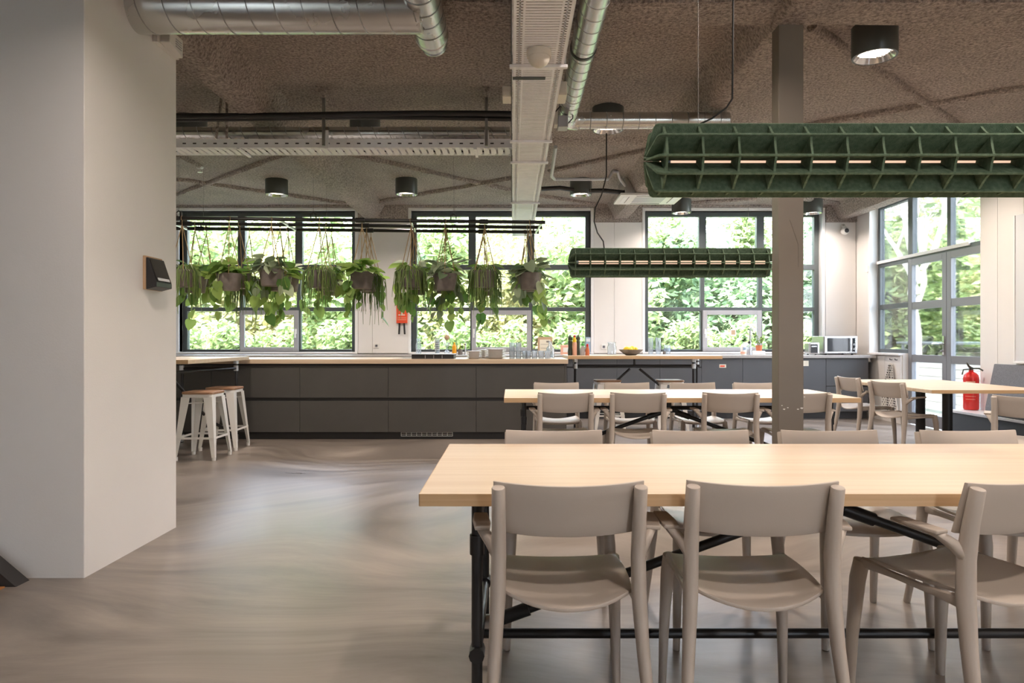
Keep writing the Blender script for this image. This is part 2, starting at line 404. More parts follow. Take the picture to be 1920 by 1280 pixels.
def make_window(n, x0, x1, handle, label):
    w = struct_empty('window_%d' % n, label, (x0, YB+.10, 0)); W = x1-x0
    t = .045
    # white reveal boards
    m = MB(); m.box(-.045,0,-.125,.0,WZ0-.0,WZ1+.045); m.box(W,W+.045,-.125,.0,WZ0,WZ1+.045); m.box(0,W,-.125,.0,WZ1,WZ1+.045)
    m.build('reveal', M['white_trim'], w, bevel=.003)
    m = MB(); m.box(-.04,W+.04,-.14,.0,WZ0-.03,WZ0); m.build('sill', M['white_trim'], w, bevel=.003)
    fr = MB(); F = .075
    fr.box(0,F,-.0,.09,WZ0,WZ1); fr.box(W-F,W,0,.09,WZ0,WZ1); fr.box(F,W-F,0,.09,WZ1-.07,WZ1); fr.box(F,W-F,0,.09,WZ0,WZ0+.04)
    fr.build('frame', M['steel'], w, bevel=.003)
    zt, zl = 2.335, 1.665
    mx = [W*.337, W*.667]
    MB().box(F,W-F,-.005,.09,zt-.04,zt+.04).build('transom', M['steel'], w, bevel=.003)
    for i in range(3):
        a = F if i == 0 else mx[i-1]+.03; b = W-F if i == 2 else mx[i]-.03
        MB().box(a,b,0,.09,zl-.03,zl+.03).build('transom', M['steel'], w, bevel=.003)
    for x in mx:
        MB().box(x-.058,x+.058,0,.09,zt+.04,WZ1-.07).build('mullion', M['steel'], w, bevel=.003)
        MB().box(x-.03,x+.03,0,.09,WZ0+.04,zt-.04).build('mullion', M['steel'], w, bevel=.003)
    cols = [(F,mx[0]),(mx[0],mx[1]),(mx[1],W-F)]
    for ci, (a,b) in enumerate(cols):
        for ri, (z0,z1) in enumerate(((WZ0+.04,zl-.03),(zl+.03,zt-.04),(zt+.04,WZ1-.07))):
            g = .058 if ri == 2 else .03
            aa = a if ci == 0 else a+g; bb = b if ci == 2 else b-g
            if ci == 1 and ri == 0:
                s = .07; m = MB()
                A, B, z0b, z1b = aa-.035, bb+.035, WZ0+.005, zl-.02
                m.box(A,A+s,-.045,.0,z0b,z1b); m.box(B-s,B,-.045,.0,z0b,z1b); m.box(A+s,B-s,-.045,.0,z1b-s,z1b); m.box(A+s,B-s,-.045,.0,z0b,z0b+s)
                sa = m.build('sash', M['sash'], w, bevel=.004)
                MB().box(A+s,B-s,-.026,-.020,z0b+s,z1b-s).build('pane', M['pane'], sa)
                hx = (B-s/2) if handle > 0 else (A+s/2)
                h = MB(); h.box(hx-.014,hx+.014,-.058,-.045,1.27,1.35); h.tube([(hx,-.05,1.325),(hx,-.085,1.325)],.009,8); h.box(hx-.011,hx+.011,-.095,-.08,1.21,1.34)
                h.build('handle', M['white_trim'], sa, bevel=.004)
            else:
                MB().box(aa,bb,.040,.046,z0,z1).build('pane', M['pane'], w)
    return w
make_window(1, *WIN[0], 1, 'dark framed window behind the hanging plants nearest the white wall')
make_window(2, *WIN[1], -1, 'dark framed window behind the stacked plates and carafe')
make_window(3, *WIN[2], -1, 'dark framed window behind the fruit bowl table and soap bottles')

# ---- right wall with glazed doors
DY0, DY1, DY2, DY3 = 7.93, 8.66, 9.50, 10.33      # door leaf, door leaf, fixed light
RZ = 3.20
wr = MB()
wr.box(XR,XR+.19,YR-.3,DY0,-.1,ZC+.02); wr.box(XR,XR+.19,DY3,YB+.3,-.1,ZC+.02); wr.box(XR,XR+.19,DY0,DY3,RZ,ZC+.02); wr.box(XR,XR+.19,DY2,DY3,-.1,.97)
wall_r = wr.build('wall_right', M['white']); struct(wall_r, 'white wall with glazed double doors')
for y0, y1 in ((6.4,7.23),(7.234,7.62),(7.624,7.90)):
    MB().box(XR-.02,XR-.001,y0,y1,.02,ZC-.02).build('wall_panel', M['white'], wall_r, bevel=.002)
MB().box(XR-.025,XR-.001,9.93,10.32,.0,.95).build('wall_panel', M['white'], wall_r, bevel=.002)
MB().box(XR-.025,XR-.001,9.515,9.926,.0,.95).build('wall_panel', M['white'], wall_r, bevel=.002)
MB().box(XR-.06,XR+.08,9.51,10.34,.955,.985).build('window_sill', M['white_trim'], wall_r, bevel=.003)
MB().box(XR-.03,XR-.001,DY3,DY3+.04,.98,RZ).build('reveal', M['white_trim'], wall_r)
MB().box(XR-.002,XR+.1,DY0-.005,DY3,RZ-.04,RZ+.02).build('reveal', M['white_trim'], wall_r)
def y_frame(parent, name, y0, y1, z0, z1, t, mt, d0=.10, d1=.17, tb=None, tt=None):
    m = MB(); tb = tb or t; tt = tt or t
    m.box(d0,d1,y0,y0+t,z0,z1); m.box(d0,d1,y1-t,y1,z0,z1); m.box(d0,d1,y0+t,y1-t,z0,z0+tb); m.box(d0,d1,y0+t,y1-t,z1-tt,z1)
    return m.build(name, mt, parent, bevel=.003)
w4 = struct_empty('window_4', 'tall narrow window beside the glazed door', (XR,0,0))
y_frame(w4, 'frame', DY2, DY3, .985, 3.19, .055, M['steel'])
for z in (1.665, 2.30): MB().box(.10,.17,DY2+.055,DY3-.055,z-.035,z+.035).build('transom', M['steel'], w4, bevel=.003)
for z0, z1 in ((1.04,1.63),(1.70,2.265),(2.335,3.135)): MB().box(.133,.139,DY2+.055,DY3-.055,z0,z1).build('pane', M['pane'], w4)
w5 = struct_empty('window_5', 'fanlight panes above the glazed double door', (XR,0,0))
y_frame(w5, 'frame', DY0, DY2, 2.29, 3.19, .055, M['steel'])
MB().box(.10,.17,DY1-.035,DY1+.035,2.345,3.135).build('mullion', M['steel'], w5, bevel=.003)
for a, b in ((DY0+.055,DY1-.035),(DY1+.035,DY2-.055)): MB().box(.133,.139,a,b,2.345,3.135).build('pane', M['pane'], w5)
def leaf(n, y0, y1, label, handle):
    d = struct_empty('door_%d' % n, label, (XR,0,0))
    y_frame(d, 'frame', y0, y1, .02, 2.285, .085, M['doorgrey'], .07, .13, tb=.16)
    for z in (.92, 1.64): MB().box(.075,.125,y0+.085,y1-.085,z-.05,z+.05).build('rail', M['doorgrey'], d, bevel=.003)
    for z0, z1 in ((.18,.87),(.97,1.59),(1.69,2.2)): MB().box(.097,.103,y0+.085,y1-.085,z0,z1).build('pane', M['pane'], d)
    if handle:
        m = MB(); yy = y0+.045; m.box(.058,.07,yy-.018,yy+.018,.98,1.22)
        m.tube([(.06,yy,1.12),(.015,yy,1.12),(.012,yy+.02,1.12),(.012,yy+.14,1.12)],.009,8); m.tube([(.06,yy,1.03),(.03,yy,1.03)],.013,10)
        m.build('handle', M['silver'], d, smooth=True)
    return d
leaf(1, DY1+.004, DY2-.005, 'grey glazed door leaf with lever handle beside the tall window', True)
leaf(2, DY0+.005, DY1-.004, 'grey glazed door leaf behind the fire extinguisher', False)

# ---- left wall block, hidden side walls, rear wall with glazing openings
lw = MB().box(XL-.3,-2.08,3.32,4.23,-.1,ZC+.02).build('wall_left', M['white'], bevel=.004); struct(lw, 'white painted wall block with the wall tablet')
o = MB().box(XL-.3,XL,4.23,YB,-.1,ZC+.02).build('wall_far_left', M['white']); struct(o)
o = MB().box(XL-.3,XL,YR-.3,3.32,-.1,ZC+.02).build('wall_near_left', M['white']); struct(o)
rw = MB()
rw.box(XL-.3,XR+.3,YR-.3,YR,3.1,ZC+.02); rw.box(XL-.3,XR+.3,YR-.3,YR,-.1,.1)
for a, b in ((XL-.3,-4.6),(-4.2,3.3),(4.0,XR+.3)): rw.box(a,b,YR-.3,YR,.1,3.1)
o = rw.build('wall_rear', M['white']); struct(o)
for a, b in ((-4.6,-4.2),(3.3,4.0)): portal((a+b)/2, YR-.15, 1.6, b-a, 3.0, 0)
for a, b in WIN: portal((a+b)/2, YB+.32, 2.1, b-a, 2.2, PI)
portal(XR+.32, (DY0+DY3)/2, 1.6, DY3-DY0, 3.1, PI/2)
# outside ground
o = MB().box(-60,60,-40,70,-.5,-.14).build('ground', M['lawn']); struct(o, 'green ground outside the windows')

# steel column in the room
c = MB(); X0, X1, Y0c, Y1c = 1.632, 1.786, 4.18, 4.29
c.box(X0,X1,Y0c,Y1c,0,3.14)
o = c.build('column', M['column'], bevel=.004); struct(o, 'grey brown steel column between the tables')
for (px, py, s) in ((1470,767,.008),(1503,765,.010),(1508,744,.006),(1466,760,.005),(1477,764,.006),(1496,767,.007)):
    p = at(px, py, 4.18)
    MB().prism([(p.x-s,p.z),(p.x-.3*s,p.z+.5*s),(p.x+s,p.z+.35*s),(p.x+.4*s,p.z-.6*s)], 4.1785, 4.1802).build('paint_chip', M['paper'], o)
for (pa, pb) in (((1481,412),(1497,458)),((1497,458),(1497,500))):
    a = at(*pa, 4.178); b = at(*pb, 4.178); MB().tube([a,b],.0015,5).build('scratch', M['column'], o)

# stair stringer and step at the far left
st = thing('stair_stringer', 'dark sloping stair stringer meeting the floor beside the white wall', 'stringer', (-2.325,3.20,0))
MB().prism([(.0,.0),(-.075,.0),(-.9,.66),(-.9,.76)], 0, .09).build('stringer_board', M['stringer'], st)
o = MB().box(-3.4,-2.37,3.10,3.19,.0,.006).build('wood_step', M['woodfloor']); tag(o, 'orange brown wooden landing strip below the dark stringer', 'step')
# wall tablet
tb = thing('wall_tablet', 'black wall mounted tablet on wooden backing board', 'tablet', (-2.08, 3.93, 1.53))
MB().box(0,.016,-.085,.10,-.085,.105).build('backing_board', M['kraft'], tb, bevel=.002)
m = MB(); m.prism([(.016,-.085),(.075,-.07),(.075,-.045),(.028,.095),(.016,.095)], -.08, .095, 'y')
case = m.build('tablet_case', M['dark'], tb, bevel=.002)
sc = MB(); sc.plate(lambda u,v: ((.0765-.0435*v, -.07+.155*u, -.036+.122*v), (.94,0,.34)), 1, 1, .002); sc.build('screen', M['screen'], tb)
sc = MB(); sc.plate(lambda u,v: ((.0775-.006*v, -.06+.13*u, -.034+.016*v), (.94,0,.34)), 1, 1, .001); sc.build('screen_text_bar', M['whiteboard'], case)
# siren box high on the wall
sb = thing('wall_siren', 'white siren box high on the wall under the big duct', 'siren', (-2.08, 4.08, 2.895))
m = MB(); m.prism([(-.13,-.01),(.13,-.01),(.13,.09),(-.13,.09)], 0, .03, 'x'); m.build('back_plate', M['plastic_white'], sb, bevel=.003)
m = MB(); m.prism([(-.10,.0),(.06,-.03),(.06,.08),(-.10,.08)], .03, .085, 'x'); hs = m.build('housing', M['plastic_white'], sb, bevel=.004)
for k in range(4): MB().box(.084,.088,-.03,.04,.005+.014*k,.011+.014*k).build('sound_slot', M['sash'], hs)

# ================================================================= outdoors
def leaf_mesh(name, n, rx, ry, rz, size, m, seed, blobs=26):
    rnd = random.Random(seed); mb = MB(); B = []
    for i in range(blobs):
        while True:
            p = Vector((rnd.uniform(-1,1), rnd.uniform(-1,1), rnd.uniform(-1,1)))
            if p.length < 1: break
        B.append((Vector((p.x*rx, p.y*ry, p.z*rz)), rnd.uniform(.28,.5)*min(rx,rz)))
    for i in range(n):
        c, r = B[rnd.randrange(blobs)]
        d = Vector((rnd.gauss(0,1), rnd.gauss(0,1), rnd.gauss(0,1))).normalized()
        p = c + d*r*rnd.uniform(.55,1)
        a = Vector((rnd.gauss(0,1), rnd.gauss(0,1), rnd.gauss(0,.6))).normalized(); b = a.orthogonal().normalized()
        s = size*rnd.uniform(.6,1.3); q = len(mb.v)
        n_ = a.cross(b)*s*.12
        mb.v += [tuple(p-a*s), tuple(p+b*s*.55+n_), tuple(p+a*s), tuple(p-b*s*.55+n_)]
        mb.f += [(q,q+1,q+2), (q,q+2,q+3)]
    me = bpy.data.meshes.new(name); me.from_pydata(mb.v, [], mb.f); me.materials.append(m)
    return me
crown = [leaf_mesh('crown', 10500, 2.3,1.5,2.5,.115,M['tree1'],1), leaf_mesh('crown', 10500, 2.5,1.4,2.3,.105,M['tree2'],2), leaf_mesh('crown', 10000, 2.1,1.4,2.6,.11,M['tree3'],3)]
trunk_me = MB().tube([(0,0,-2.7),(.05,0,-1.4),(-.05,.05,0),(.1,0,1.2)],[.14,.12,.08,.03],8).mesh('trunk', M['bark'], True)
shrub = leaf_mesh('crown', 6000, 2.2,.8,.9,.075,M['tree1'],5,18)
spots = [(-12.5,18.0,1,'beyond the hanging plants, furthest to the left'),(-9.3,17.2,0,'beyond the first window, left half'),(-6.3,18.3,2,'beyond the first window, right half'),(-3.2,17.3,0,'beyond the pier with the red fire blanket'),
         (-.3,18.0,2,'beyond the middle window, left part'),(2.6,17.2,0,'beyond the middle window, right part'),(5.2,18.1,1,'beyond the long green felt lamp'),(7.8,17.0,1,'beyond the window with the fruit bowl'),
         (10.6,17.6,0,'beyond the window beside the microwave'),(13.4,17.0,1,'beyond the narrow right window'),(12.2,12.6,2,'beyond the glazed door'),(15.6,13.6,0,'beyond the glazed door, further back'),
         (-14.2,22,2,'in the second row, furthest left'),(-10.8,22.4,1,'in the second row behind the first window'),(-7.4,22,0,'in the second row behind the first sash'),(-4,22.5,1,'in the second row behind the first pier'),(-.6,22.1,2,'in the second row behind the plates'),(2.8,22.5,1,'in the second row behind the carafe'),(6.2,22,0,'in the second row behind the vases'),(9.6,22.3,1,'in the second row behind the column'),(13.0,21.5,2,'in the second row behind the microwave'),(16.4,21.0,1,'in the second row at the right end'),(9.7,15.6,0,'close behind the pale bare tree'),(19.0,18.5,1,'furthest right beyond the glazed door')]
for i, (x, y, k, where) in enumerate(spots):
    t = thing('garden_tree', 'sunlit leafy tree %s' % where, 'tree', (x,y,-.14), random.uniform(-.5,.5), 'trees outside the windows')
    s = random.uniform(.95,1.12)
    c_ = link('crown', crown[k], t, loc=(0,0,2.35 if y < 20 else 3.3), kind='stuff'); c_.scale = (s,s,s*(.95 if y < 20 else 1.25)); link('trunk', trunk_me, t, loc=(0,0,2.3)).scale = (1,1,.85)
names = ['below the leftmost pane','left of the opening sash of the first window','right of the first window','behind the stacked cups','behind the plate stacks','behind the carafe','behind the tall glass vases','behind the soap bottles','behind the microwave','behind the door handle']
for i, nm in enumerate(names):
    t = thing('garden_shrub', 'low green shrub outside, %s' % nm, 'shrub', (-10.6+2.55*i, 15.0+.4*(i%2), -.14), random.uniform(-.2,.2), 'shrubs outside the windows')
    link('crown', shrub, t, loc=(0,0,.85), kind='stuff')
# pale bare tree outside the glazed door
bt = thing('pale_tree', 'pale bare branched tree outside the glazed doors', 'tree', (7.75,13.1,-.14)); bt.scale = (1.25,1.25,1.3)
tr = MB(); rnd = random.Random(11)
def branch(p, d, L, r, lev):
    pts = [p]; q = p.copy(); dd = d.copy()
    for k in range(4):
        dd = (dd + Vector((rnd.uniform(-.22,.22), rnd.uniform(-.22,.22), rnd.uniform(-.05,.2)))).normalized(); q = q + dd*L/4; pts.append(q.copy())
    tr.tube(pts, [r, r*.85, r*.7, r*.55, r*.4], 5, caps=False)
    if lev > 0:
        for k in range(4 if lev > 1 else 5):
            b = pts[rnd.randrange(1,5)]; nd = (dd + Vector((rnd.uniform(-1,1), rnd.uniform(-1,1), rnd.uniform(-.1,.7)))).normalized()
            branch(b.copy(), nd, L*.66, r*.5, lev-1)
branch(Vector((0,0,0)), Vector((.05,0,1)), 2.3, .10, 0)
for a in range(5):
    branch(Vector((.03*a,0,1.5+.18*a)), Vector((math.cos(a*1.9)*.7, math.sin(a*1.9)*.5, 1)).normalized(), 1.6, .05, 3)
tr.build('branches', M['bark'], bt, smooth=True)
# low slatted wall and hand rail outside the doors
fz = thing('garden_wall', 'low pale boarded garden wall outside the glazed doors', 'wall', (7.6,8.5,-.14))
for k in range(6):
    MB().box(0,.05,-2.6,5.5,.06+.15*k,.06+.15*k+.143).build('plank', M['fence'], fz, bevel=.003)
MB().box(-.02,.09,-2.6,5.5,.965,.99).build('cap', M['white_trim'], fz)
gr = thing('garden_rail', 'dark hand rail outside above the boarded garden wall', 'rail', (7.9,8.5,-.14))
MB().tube([(0,-2.6,1.26),(0,5.5,1.26)],.03,8).build('rail_bar', M['steel'], gr)
for k in range(4): MB().tube([(0,-2.5+2.6*k,0),(0,-2.5+2.6*k,1.26)],.025,8).build('post', M['steel'], gr)
gc = thing('garden_planter', 'white ribbed planter box outside the glazed door', 'planter', (6.55,9.15,-.14))
MB().box(0,.5,-.75,.75,0,.62).build('box', M['plastic_white'], gc, bevel=.01)
for k in range(8): MB().box(-.012,0,-.7+.19*k,-.63+.19*k,.05,.58).build('rib', M['white_trim'], gc)

# ================================================================= kitchen
ZI = .944
def cabinet(name, label, x0, x1, yf, depth, z_top, fronts, fm, group, plinth=.085, recess=.05):
    t = thing(name, label, 'cabinet', ((x0+x1)/2, yf, 0), 0, group); h = (x1-x0)/2
    MB().box(-h,h,.02,depth,plinth,z_top).build('body', M['plinth'], t)
    MB().box(-h,h,recess,recess+.02,0,plinth).build('plinth', M['plinth'], t)
    for nm, z0, z1 in fronts: MB().box(-h+.002,h-.002,0,.02,z0,z1).build(nm, fm, t, bevel=.0015)
    return t
IX = [-4.555, -3.52, -2.4875, -1.45, -.42, .615]
lab = ['behind the left bar table','behind the white bar stools','in the island run, below the bare worktop','in the island run, with the vent grille below','at the end of the island run, below the glasses']
for i in range(5):
    t = cabinet('island_cabinet', 'anthracite drawer cabinet %s' % lab[i], IX[i], IX[i+1], 8.0, .85, ZI-.055, [('drawer', .088, .452), ('drawer', .492, .868)], M['drawer'], 'anthracite drawer cabinets of the island')
    if i == 3:
        g = MB(); ux = (IX[3]+IX[4])/2
        a, b = -1.305-ux, -.70-ux; z0, z1 = .035, .083
        g.box(a,b,.028,.05,z0,z0+.005); g.box(a,b,.028,.05,z1-.005,z1); g.box(a,b,.03,.05,(z0+z1)/2-.002,(z0+z1)/2+.002)
        for k in range(11): xx = a+(b-a)*k/10; g.box(xx-.002,xx+.002,.028,.05,z0,z1)
        gr_ = g.build('vent_grille', M['white_trim'], t); 
MB().box(.615,.640,8.0,8.85,0,ZI-.055).build('end_panel', M['drawer'], t, loc=(-(IX[4]+IX[5])/2,-8.0,0))
o = MB().box(-4.6,.655,7.965,8.87,ZI-.054,ZI).build('island_worktop', M['worktop'], bevel=.003); tag(o, 'long pale oak island worktop carrying plates and glasses', 'worktop')
# back counter
BX = [-5.6,-4.53,-3.46,-2.39,-1.32,-.25,.82,1.56,2.20,2.82,3.43,4.05,4.67,5.30]
bl = ['at the sauce bottles','under the lemon bowl','under the tall vases','with the small warning label','under the soap bottles','with the yellow sticker','under the microwave']
ZB = .946
for i in range(len(BX)-1):
    if i < 6: l = 'dark base cabinet hidden behind the island'; 
    else: l = 'dark grey base cabinet of the window counter, %s' % bl[i-6]
    fr = [('door', .11, .478), ('drawer', .492, .90)] if i == 12 else [('door', .11, .755), ('drawer', .775, .90)]
    if i in (9,10,11): fr = [('door', .11, .90)]
    t = cabinet('base_cabinet', l, BX[i], BX[i+1], 10.15, .62, ZB-.044, fr, M['drawer_blue'], 'dark base cabinets hidden behind the island' if i < 6 else 'base cabinets of the window counter', plinth=.10)
    ux = (BX[i]+BX[i+1])/2
    if i == 9:
        p = at(1355,686,10.15); MB().box(p.x-.05-ux,p.x+.05-ux,-.003,0,p.z-.025,p.z+.025).build('sticker', M['label'], t); MB().box(p.x-.038-ux,p.x+.03-ux,-.005,-.003,p.z-.012,p.z+.01).build('sticker_print', M['redbox'], t)
    if i == 11:
        p = at(1511,681,10.15); MB().box(p.x-.04-ux,p.x+.04-ux,-.003,0,p.z-.04,p.z+.04).build('sticker', M['label'], t)
o = MB().box(-5.65,5.40,10.11,10.775,ZB-.042,ZB).build('window_worktop', M['stone'], bevel=.003); tag(o, 'long grey worktop running under the windows', 'worktop')

# ================================================================= chairs
def make_chair():
    t = thing('armchair', '', 'chair')
    W = .206
    def bfn(u, v):        # backrest, u across, v up
        s = 2*u-1; y = -.186 - .030*(1-s*s) - .04*(v-.5); zz_top = .768 - .010*(1-s*s); zz_bot = .622 - .012*(1-s*s)
        return (s*W, y, zz_bot + (zz_top-zz_bot)*v), Vector((0.25*s*-1, -1, -.1)).normalized()
    MB().plate(bfn, 14, 4, .011).build('backrest', M['chair'], t, smooth=True, bevel=.003)
    def sfn(u, v):        # seat, u across, v from back to front
        s = 2*u-1; w = .180 + .012*math.sin(PI*v)
        yb = -.175 - .055*(1-s*s); yf = .205 - .012*s*s
        y = yb + (yf-yb)*v
        if v < .001 or v > .999: w *= .985
        z = .462 - .022*(1-abs(s)**2.2)*(1-.55*v) - .022*max(0,(v-.8)/.2)**2 + .010*max(0,.25-v)*0
        z -= .012*(1-s*s)*max(0,1-v*3)
        return (s*w, y, z), (0,0,1)
    MB().plate(sfn, 14, 12, .012).build('seat', M['chair'], t, smooth=True, bevel=.003)
    for sx in (-1, 1):
        MB().tube([(sx*.226,-.262,0),(sx*.214,-.232,.16),(sx*.202,-.205,.32),(sx*.195,-.190,.45),(sx*.193,-.190,.56),(sx*.193,-.204,.66),(sx*.194,-.224,.756)],
                  [(.013,.016),(.016,.019),(.0185,.023),(.0215,.027),(.021,.026),(.0195,.022),(.0185,.020)], 12, up=(0,1,0)).build('rear_leg', M['chair'], t, smooth=True, bevel=.003)
        MB().tube([(sx*.200,.205,0),(sx*.195,.198,.2),(sx*.187,.185,.38),(sx*.183,.172,.445)], [(.013,.016),(.017,.021),(.022,.027),(.021,.026)], 12, up=(0,1,0)).build('front_leg', M['chair'], t, smooth=True, bevel=.003)
        MB().tube([(sx*.194,-.185,.435),(sx*.188,-.10,.432),(sx*.186,.05,.436),(sx*.186,.165,.440)], [(.012,.022),(.009,.012),(.009,.011),(.012,.018)], 8).build('side_rail', M['chair'], t, smooth=True)
        MB().tube([(sx*.196,-.195,.565),(sx*.216,-.172,.592),(sx*.236,-.14,.616),(sx*.246,-.10,.624)], [(.016,.022),(.015,.017),(.018,.013),(.020,.007)], 10).build('armrest', M['chair'], t, smooth=True)
        MB().prism([(-.020,-.08),(.022,-.085),(.028,-.03),(.024,.06),(-.018,.065),(-.023,0)],-.006,.006,'z').build('arm_pad', M['chair'], t, bevel=.004, loc=(sx*.246,-.075,.628), rot=(R(2),0,-sx*R(4)))
    MB().tube([(-.19,.165,.435),(0,.17,.428),(.19,.165,.435)], .009, 8).build('front_rail', M['chair'], t, smooth=True)
    return t
chair0 = make_chair(); chair_used = []
def place_chair(x, y, deg, label, group):
    c = chair0 if not chair_used else copy_tree(chair0)
    chair_used.append(c); c.location = (x,y,0); c.rotation_euler = (0,0,R(deg)); tag(c, label, 'chair', group)
YN = 2.075
G1 = 'armchairs at the near table'; G2 = 'armchairs at the second table'; G3 = 'armchairs at the side tables'
place_chair(.153, YN, 1, 'greige plastic armchair with its back to us, in front of the near table leg', G1)
place_chair(.697, YN+.005, -2, 'greige plastic armchair with its back to us, middle of the nearest row', G1)
place_chair(1.36, YN+.03, 19, 'greige plastic armchair turned slightly aside, last of the nearest row', G1)
for x, l in ((.181,'first'),(.814,'second'),(1.37,'third'),(1.97,'fourth')):
    place_chair(x, 2.755, 180, 'greige armchair facing us across the near table, %s from the island side' % l, G1)
for x, l, d in ((.40,'first',1),(.96,'second',-3),(1.66,'third',-4),(2.2,'fourth',-3)):
    place_chair(x, 5.345, d, 'greige armchair with its back to us at the second table, %s from the island side' % l, G2)
for x, l in ((.415,'first'),(1.075,'second'),(1.69,'third'),(2.28,'fourth')):
    place_chair(x, 6.185, 180, 'greige armchair facing us across the second table, %s from the island side' % l, G2)
place_chair(3.86, 7.45, -84, 'greige armchair at the side table nearest the kitchen counter', G3)
place_chair(3.80, 6.62, -74, 'greige armchair with visible armrest at the side table, beside the second table end', G3)
place_chair(3.74, 4.93, -40, 'greige armchair at the frame edge, in front of the bench', G3)

# ================================================================= pipe tables
def collar(mb, p, r=.024, h=.05): mb.tube([(p[0],p[1],p[2]-h/2),(p[0],p[1],p[2]+h/2)], r, 12)
def make_table():
    t = thing('pipe_table', '', 'table'); L, W, Z = 2.72, .94, .72
    m = MB(); m.box(0,L,0,W,Z-.036,Z); top = m.build('tabletop', M['oak'], t, bevel=.002)
    MB().box(.001,L-.001,-.0015,.0,Z-.0355,Z-.0015).build('edge_band', M['oak_edge'], top)
    MB().box(-.0015,0,.001,W-.001,Z-.0355,Z-.0015).build('edge_band', M['oak_edge'], top)
    MB().box(L,L+.0015,.001,W-.001,Z-.0355,Z-.0015).build('edge_band', M['oak_edge'], top)
    for x in (.155, L-.155):
        for y in (.16, W-.16):
            leg = MB().tube([(x,y,0),(x,y,Z-.036)],.017,14).build('leg', M['black'], t, smooth=True)
            for zc_ in (.03,.53):
                cm = MB(); collar(cm,(x,y,zc_),.0225,.06); cm.build('collar', M['black'], leg, smooth=True)
            pm = MB(); pm.lathe([(.035,Z-.042),(.035,Z-.036)],14,(x,y,0)); pm.build('flange', M['black'], leg, smooth=True)
        MB().tube([(x,.16,.20),(x,W-.16,.20)],.016,12).build('stretcher', M['black'], t, smooth=True)
        MB().tube([(x,.16,.60),(x,W-.16,.60)],.016,12).build('stretcher', M['black'], t, smooth=True)
        for yy in (.16, W-.16): MB().tube([(x,yy-.03,.20),(x,yy+.03,.20)],.024,10).build('clamp', M['black'], t, smooth=True)
        MB().tube([(x-.035,W/2,.165),(x+.05,W/2,.165)],.026,10).build('clamp', M['galv'], t, smooth=True)
    MB().tube([(.155,W/2,.125),(L-.155,W/2,.125)],.017,12).build('stretcher', M['black'], t, smooth=True)
    MB().tube([(.155,W/2,.60),(L-.155,W/2,.60)],.017,12).build('top_bar', M['black'], t, smooth=True)
    for s in (-1,1):
        a = (L/2+s*.06, W/2, .565); b = (L/2+s*(L/2-.19), W/2, .165)
        d = MB().tube([a,b],.017,12).build('brace', M['black'], t, smooth=True)
        A, B = Vector(a), Vector(b); u = (B-A).normalized()
        MB().tube([A, A+u*.12],.024,12).build('coupling', M['black'], d, smooth=True); MB().tube([B-u*.14, B],.024,12).build('coupling', M['black'], d, smooth=True)
    cl = MB(); collar(cl,(L/2,W/2,.63),.024,.10); cl.tube([(L/2-.07,W/2,.585),(L/2+.07,W/2,.585)],.026,12); cl.build('center_joint', M['black'], t, smooth=True)
    return t
tbl = make_table(); tbl.location = (-.262,1.93,0); tag(tbl, 'nearest long oak table on black pipe legs', 'table', 'long pipe tables')
tb2 = copy_tree(tbl); tb2.location = (-.06,5.2,0); tag(tb2, 'second long oak table on black pipe legs, behind the column', 'table', 'long pipe tables')

# right side tables with posts
def side_table(x0, x1, y0, y1, label, posts):
    t = thing('side_table', label, 'table', ((x0+x1)/2,(y0+y1)/2,0), 0, 'oak side tables'); hx, hy = (x1-x0)/2, (y1-y0)/2
    top = MB().box(-hx,hx,-hy,hy,.688,.72).build('tabletop', M['oak'], t, bevel=.003)
    MB().box(-hx,hx,-hy-.0015,-hy,.689,.719).build('edge_band', M['oak_edge'], top)
    for px, py in posts:
        MB().lathe([(.045,.006),(.045,.686)],18,(px,py,0)).build('post', M['black'], t, smooth=True)
        MB().box(px-.2,px+.2,py-.2,py+.2,0,.008).build('foot_plate', M['black'], t, bevel=.002)
    return t
side_table(3.72,4.80,6.05,7.75,'oak side table on two black posts beside the glazed doors',[(0.0,-.22),(0.0,.22)])
side_table(3.74,4.80,3.4,5.19,'oak side table at the frame edge nearest us, before the bench',[(0,-.5),(0,.5)])

# bar tables
def bar_table(name, label, x0, x1, y0, y1, zt, legs, extra):
    t = thing(name, label, 'table', (x0,y0,0), 0, 'bar height pipe tables'); W, D = x1-x0, y1-y0
    top = MB().box(0,W,0,D,zt-.04,zt).build('tabletop', M['oak'], t, bevel=.003)
    MB().box(.001,W-.001,-.0015,0,zt-.039,zt-.001).build('edge_band', M['oak_edge'], top)
    for (x,y) in legs:
        lg = MB().tube([(x,y,0),(x,y,zt-.04)],.017,12).build('leg', M['black'], t, smooth=True)
        for zc_, rc_, hc_ in ((.05,.022,.08),(zt-.13,.028,.06),(zt-.06,.030,.04)):
            cm = MB(); collar(cm,(x,y,zc_),rc_,hc_); cm.build('clamp', M['galv'], lg, smooth=True)
    for nm, a, b in extra: MB().tube([a,b],.016,10).build(nm, M['black'], t, smooth=True)
    return t
bar_table('bar_table','high oak bar table with white stools beside the white wall',-3.85,-3.06,6.45,7.955,.976,[(.50,.22),(.70,1.35),(.08,.22),(.08,1.35)],
  [('stretcher',(.08,.22,.84),(.50,.22,.84)),('stretcher',(.08,1.35,.84),(.70,1.35,.84)),('stretcher',(.50,.22,.845),(.70,1.35,.845)),('brace',(.50,.25,.80),(.62,.85,.30)),('brace',(.62,.85,.30),(.70,1.33,.1))])
